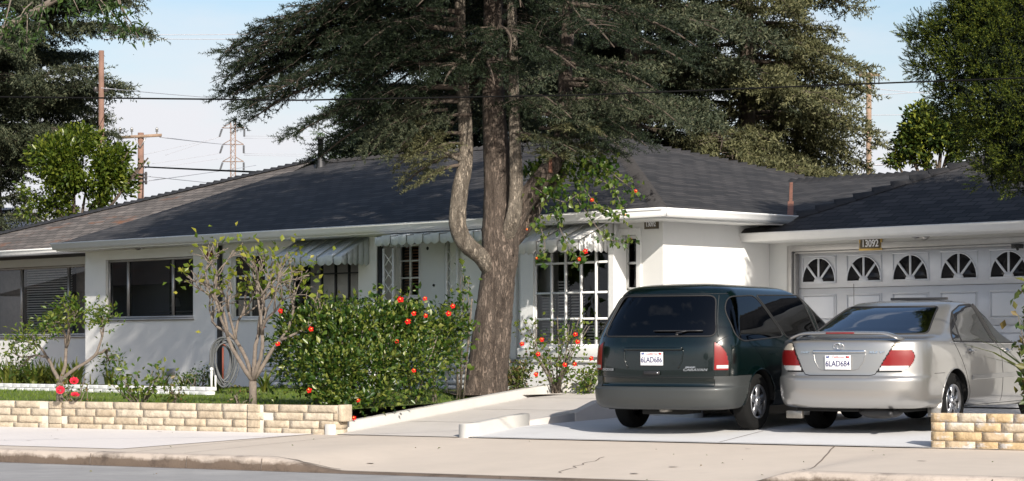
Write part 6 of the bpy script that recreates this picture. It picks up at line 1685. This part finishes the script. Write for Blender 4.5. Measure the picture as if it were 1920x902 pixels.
# unseen juniper added on the near right, out of frame, to shade the garage
for i, (x, y, z, r) in enumerate(((8.4, 27.7, 5.0, 2.0),)):
    bj = np.array([x, y, .48])
    juniper('juniper_tree', 'unseen tall dark juniper added further right to shade the garage', bj, [((x, y, z), 1.5, .35), ((x+.3, y, z+1.6), 1.2, .35), ((x-.4, y+.3, z-1.6), 1.1, .35)], 'needle_juniper', 52, 10, [([bj-[0, 0, .2], bj+[0.1, 0, 3], bj+[0, 0, 6]], [.25, .2, .1])])

# ------------------------------------------------------------------ poles, tower, wires
def pole(name, label, px, Z, z_top, r, m, arms=(), zb=.0, lean=0.):
    X = (px-CXP)/F*Z; t = thing(name, label, 'utility pole', (X, Z, zb)); mb = MB(); mb.tube([(0, 0, -.5), (lean*.5, 0, (z_top-zb)/2), (lean, 0, z_top-zb)], [r*1.15, r*1.05, r], 12); mb.build('post', m, t, smooth=True)
    return t, X
Z2 = 125; zt = P3(0, 249, Z2)[2]
t, X = pole('utility_pole', 'brown wooden pole with a crossarm behind the bright green tree', 264, Z2, zt, .16, 'pole_wood')
za = P3(0, 256, Z2)[2]; sc2 = Z2/F
mb = MB(); mb.hexa([(-42*sc2, -.22, za-.14), (40*sc2, -.22, za-.02), (40*sc2, -.10, za-.02), (-42*sc2, -.10, za-.14), (-42*sc2, -.22, za), (40*sc2, -.22, za+.13), (40*sc2, -.10, za+.13), (-42*sc2, -.10, za)]); mb.build('crossarm', 'pole_pale', t)
mb = MB()
for dx in (-11, 11): mb.tube([(dx*sc2, -.2, za-.05), (0, -.18, za-22*sc2)], .03, 5)
mb.build('brace', 'alu', t)
for dx in (-38, -16, 31): mb = MB(); mb.lathe([(.03, 0), (.03, .2), (.09, .2), (.05, .28), (.09, .3), (.04, .42), (0, .43)], (dx*sc2, -.16, za+.05), k=10); mb.build('insulator', 'alu', t)
for dy in (327, 334, 342): 
    mb = MB(); z_ = P3(0, dy, Z2)[2]; mb.box(-.3, .3, -.25, -.15, z_-.03, z_+.03)
    for sx in (-.3, .3): mb.lathe([(.06, -.12), (.08, 0), (.06, .12)], (sx, -.2, z_), k=8)
    mb.build('insulator_bracket', 'insulator', t)
t, X1 = pole('utility_pole', 'tall red brown pole rising through the cedar at the left', 190, 62.6, P3(0, 95, 62.6)[2], .072, 'pole_wood')
mb = MB()
for sx in (-.14, .14): mb.lathe([(.05, -.06), (.07, 0), (.05, .06)], (sx, -.05, P3(0, 168, 62.6)[2]), k=8)
mb.build('insulator', 'insulator', t)
Z3 = 150; t, X3 = pole('utility_pole', 'pale brown pole with a short crossarm beyond the olive cedar', 1629, Z3, P3(0, 137, Z3)[2], .17, 'pole_pale')
s3 = Z3/F; za = P3(0, 141, Z3)[2]; mb = MB(); mb.box(-20*s3, 20*s3, -.25, -.12, za-.1, za+.07); mb.build('crossarm', 'pole_pale', t)
mb = MB()
for dx in (-8, 8): mb.tube([(dx*s3, -.2, za-.05), (0, -.18, za-11*s3)], .03, 5)
mb.build('brace', 'alu', t)
for dx in (-18, -10, 10, 18): mb = MB(); mb.tube([(dx*s3, -.2, za-.1), (dx*s3, -.2, za-.6)], .04, 5); mb.build('insulator', 'insulator', t)
# lattice tower
ZT_ = 420; sT = ZT_/F; X = (437-CXP)/F*ZT_; tw = thing('lattice_tower', 'distant rusty lattice power tower with three pairs of arms above the roof', 'power tower', (X, ZT_, 0)); ztp = P3(0, 230, ZT_)[2]
mb = MB(); hw = 4.3*sT
for sx in (-1, 1):
    for sy in (-1, 1): mb.tube([(sx*hw*1.9, sy*hw*1.9, 0), (sx*hw, sy*hw, ztp-95*sT), (sx*hw, sy*hw, ztp)], .07, 4)
z = 8.
while z < ztp-1:
    q = hw if z > ztp-95*sT else hw*(1.9-.9*z/(ztp-95*sT))
    for sx in (-1, 1):
        mb.tube([(-q*sx, -q, z), (q*sx, -q, z+1.0)], .045, 3); mb.tube([(sx*q, -q, z), (sx*q, q, z+1.0)], .045, 3)
    z += 1.05
mb.build('lattice', 'tower_steel', tw)
for dy, w in ((240, 21), (271, 20), (303, 20)):
    za = P3(0, dy, ZT_)[2]; m2 = MB()
    for sx in (-1, 1): m2.tube([(0, 0, za+.0), (sx*w*sT, 0, za)], .08, 4); m2.tube([(sx*hw, 0, za+9*sT), (sx*w*sT, 0, za)], .07, 4)
    m2.build('arm', 'tower_steel', tw)
    for sx in (-1, 1):
        m3 = MB(); n = 7
        for i in range(n): m3.ball((sx*w*sT-(.35*i/n*1.3 if sx < 0 else 0), 0, za-.25-i*.2), .22, .22, .09, 6)
        m3.build('insulator_string', 'insulator', tw)
def wire(label, pts, r, m='wire_far', sag=0., name='overhead_wire', group=None):
    P = np.array([P3(*p) for p in pts]); out = []
    for a, b in zip(P[:-1], P[1:]):
        for i in range(16): t = i/16; out.append(a+(b-a)*t-np.array([0, 0, sag*4*t*(1-t)]))
    out.append(P[-1]); mb = MB(); mb.tube(out, r, 5); o = mb.build(name, m); tag(o, label, 'wire', group)
wire('thick black cable crossing the whole view in front of the trees', [(-1400, 150, 24.5), (-60, 181, 24), (560, 188, 24), (1100, 178, 24), (1600, 158, 24), (1980, 144, 24), (3200, 80, 24)], .0085, 'cable', name='cable')
wire('black cable dropping from the crossarm pole to the roof ridge', [(270, 313, 125), (420, 320, 100), (560, 326, 90)], .04, 'cable', name='cable')
G_ = 'thin far wires between the poles and the tower'
for i, (a, b) in enumerate((((300, 257, 125), (437, 272, 420)), ((310, 291, 420), (415, 255, 420)), ((270, 290, 420), (416, 256, 420)), ((285, 307, 420), (415, 287, 420)), ((290, 315, 420), (420, 296, 420)), ((270, 330, 125), (500, 352, 300)), ((270, 340, 125), (480, 310, 300)), ((457, 255, 420), (900, 258, 420)), ((457, 259, 420), (900, 262, 420)), ((457, 288, 420), (900, 290, 420)), ((457, 291, 420), (900, 296, 420)), ((190, 165, 60), (520, 190, 120)))):
    wire('one of the thin grey wires strung between poles and tower', [a, b], .008*b[2]/100*1.0, sag=.05, group=G_)
for i, (a, b) in enumerate((((190, 66, 140), (560, 64, 140)), ((190, 73, 140), (560, 74, 140)))): wire('one of two faint wires high in the sky at the left', [a, b], .022, group='pair of faint wires high at the left')
for i, (a, b) in enumerate((((1400, 190, 150), (1960, 150, 150)), ((1400, 230, 150), (1629, 150, 150)), ((1629, 165, 150), (1960, 180, 150)), ((1560, 215, 150), (1960, 200, 150)), ((1580, 242, 150), (1960, 250, 150)), ((1600, 302, 110), (1700, 300, 110)))): wire('one of the thin wires running past the pale pole at the right', [a, b], .022 if i < 5 else .04, sag=.2, group='thin wires at the right')
# neighbour's house glimpsed at the far left
X = (120-CXP)/F*80; t = thing('neighbour_house', 'pale grey house glimpsed between the trees at the far left', 'house', (X, 80, .5)); mb = MB(); mb.box(-6, 3.2, 0, 8, -.5, 4.0); mb.build('wall', 'neighbour_wall', t); mb = MB(); mb.hexa([(-6.4, -.4, 4.0), (3.6, -.4, 4.0), (3.6, 8.4, 4.0), (-6.4, 8.4, 4.0), (-3, 3, 5.9), (.8, 3, 5.9), (.8, 4.6, 5.9), (-3, 4.6, 5.9)]); mb.build('roof', 'neighbour_roof', t)

# ------------------------------------------------------------------ the neighbouring lots to either side
def neighbour(name, label, x, y, rz, w, d, h, wm, rm, pitch=.36):
    t = thing(name, label, 'house', (x, y, .5), R(rz)); mb = MB(); wall_holes(mb, -w/2, w/2, -.5, h, -d/2, [(-w*.32, -w*.12, .9, 2.1), (w*.10, w*.32, .9, 2.1)])
    mb.quad([(w/2, -d/2, -.5), (w/2, d/2, -.5), (w/2, d/2, h), (w/2, -d/2, h)]); mb.quad([(-w/2, d/2, -.5), (-w/2, -d/2, -.5), (-w/2, -d/2, h), (-w/2, d/2, h)]); mb.quad([(w/2, d/2, -.5), (-w/2, d/2, -.5), (-w/2, d/2, h), (w/2, d/2, h)])
    mb.build('wall', wm, t)
    for (a, b) in ((-w*.32, -w*.12), (w*.10, w*.32)): window(t, a, b, .9, 2.1, -d/2, 2, 1, 'white_trim', pane='glass_tint')
    o = .6; r = (d/2+o)*pitch; c = [(-w/2-o, -d/2-o, h), (w/2+o, -d/2-o, h), (w/2+o, d/2+o, h), (-w/2-o, d/2+o, h)]; p = (-w/2-o+d/2+o, 0, h+r); q = (w/2+o-d/2-o, 0, h+r)
    rf = MB(); roof_face(rf, [c[0], c[1], q, p]); roof_face(rf, [c[1], c[2], q]); roof_face(rf, [c[2], c[3], p, q]); roof_face(rf, [c[3], c[0], p]); rf.quad([(a, b, h-.02) for a, b, _ in c], 1); rf.build('roof', [rm, 'white_trim'], t)
    return t
neighbour('house', 'low tan house on the lot to the left of the bungalow', -31, 47, -40, 15, 9, 2.6, 'stucco_garage', 'shingle_brown')
neighbour('house', 'low white house with a dark roof on the lot to the right of the garage', 24, 33, -52, 15, 9, 2.6, 'stucco', 'shingle')
neighbour('house', 'low house across the street behind the viewer', 4, -24, 148, 17, 9, 2.6, 'stucco', 'shingle')
for (lb, x, y, z, r, sd) in (('round leafy tree in the yard to the left', -24, 38, 4.6, 3.0, 71), ('taller leafy tree further left along the street', -38, 40, 6.5, 5.0, 72), ('big leafy tree at the far left by the pavement', -50, 50, 7.5, 6.5, 73), ('leafy tree in the yard to the right', 20, 40, 5.5, 2.6, 74), ('leafy tree across the street', -9, -20, 5.5, 3.0, 75)):
    keep = rng; rng = np.random.default_rng(sd); t = thing('leafy_tree', lb, 'tree', (x, y, .4)); p, d = shrub_leaves([((0, 0, z), (r, r, r*.75)), ((r*.6, .3, z-.6), (r*.6, r*.6, r*.5)), ((-r*.6, -.3, z-.3), (r*.6, r*.6, r*.5))], 260*(3/r)**1.5, .2, .5, .7, .5, .2, -.3)
    mb = MB(); leaves(mb, p, d, .12*r, .6, .2); mb.build('foliage', 'leaf_hedge', t); mb = MB(); mb.tube([(0, 0, -.4), (.1, 0, z*.5), (0, 0, z)], [.25, .2, .1], 8, jit=.05); mb.build('trunk', 'bark_far', t); rng = keep
# ------------------------------------------------------------------ sun, sky, camera
SUN_EL = 30.; sx, sy = .317, -.948      # plan direction towards the sun (camera frame: right and behind)
az = math.atan2(sx, sy)                 # clockwise from +Y
sun = bpy.data.lights.new('sun', 'SUN'); sun.energy = 4.9; sun.angle = R(.53); sun.color = (1., .93, .83)
so_ = bpy.data.objects.new('sun', sun); COL.objects.link(so_)
d = Vector((sx*math.cos(R(SUN_EL)), sy*math.cos(R(SUN_EL)), math.sin(R(SUN_EL))))
so_.rotation_euler = d.to_track_quat('Z', 'Y').to_euler()
w = bpy.data.worlds.new('World'); scene.world = w; w.use_nodes = True; nt = w.node_tree
bg = nt.nodes['Background']; sky = nt.nodes.new('ShaderNodeTexSky'); sky.sky_type = 'NISHITA'; sky.sun_disc = False
sky.sun_elevation = R(SUN_EL); sky.sun_rotation = az; sky.air_density = 1.0; sky.dust_density = 1.6; sky.ozone_density = 1.2
tc = nt.nodes.new('ShaderNodeTexCoord'); sp = nt.nodes.new('ShaderNodeSeparateXYZ'); nt.links.new(tc.outputs['Generated'], sp.inputs[0])
mp = nt.nodes.new('ShaderNodeMapping'); mp.inputs['Scale'].default_value = (1, 1, 3.2); nt.links.new(tc.outputs['Generated'], mp.inputs[0])
no = nn(nt, 'ShaderNodeTexNoise', Scale=5., Detail=7., Roughness=.52); nt.links.new(mp.outputs[0], no.inputs[0])
# cloud cover: dense near the horizon, breaking up higher
mr = nn(nt, 'ShaderNodeMapRange'); nt.links.new(sp.outputs[2], mr.inputs[0])
for i, v in ((1, .0), (2, .19), (3, .46), (4, -.16)): mr.inputs[i].default_value = v
ad = nn(nt, 'ShaderNodeMath', operation='ADD'); nt.links.new(no.outputs[0], ad.inputs[0]); nt.links.new(mr.outputs[0], ad.inputs[1])
rp = ramp(nt, ad.outputs[0], [(0, 0, 0), (1, 1, 1)], [.44, .72])
mx = nn(nt, 'ShaderNodeMix', data_type='RGBA'); nt.links.new(rp.outputs[0], mx.inputs[0]); nt.links.new(sky.outputs[0], mx.inputs[6]); mx.inputs[7].default_value = (5.9, 5.95, 6.25, 1)
nt.links.new(mx.outputs[2], bg.inputs[0]); bg.inputs[1].default_value = .115
cam = bpy.data.cameras.new('camera'); co = bpy.data.objects.new('camera', cam); COL.objects.link(co)
co.location = (0, 0, EYE); co.rotation_euler = (R(90), 0, 0); cam.sensor_width = 36; cam.lens = 36*F/1920; cam.shift_y = (HY-451)/1920; cam.clip_start = .1; cam.clip_end = 3000
scene.camera = co
scene.view_settings.view_transform = 'Standard'; scene.view_settings.look = 'None'; scene.view_settings.gamma = 1; scene.view_settings.exposure = .34
scene.render.engine = 'CYCLES'; scene.cycles.max_bounces = 6; scene.cycles.transparent_max_bounces = 12
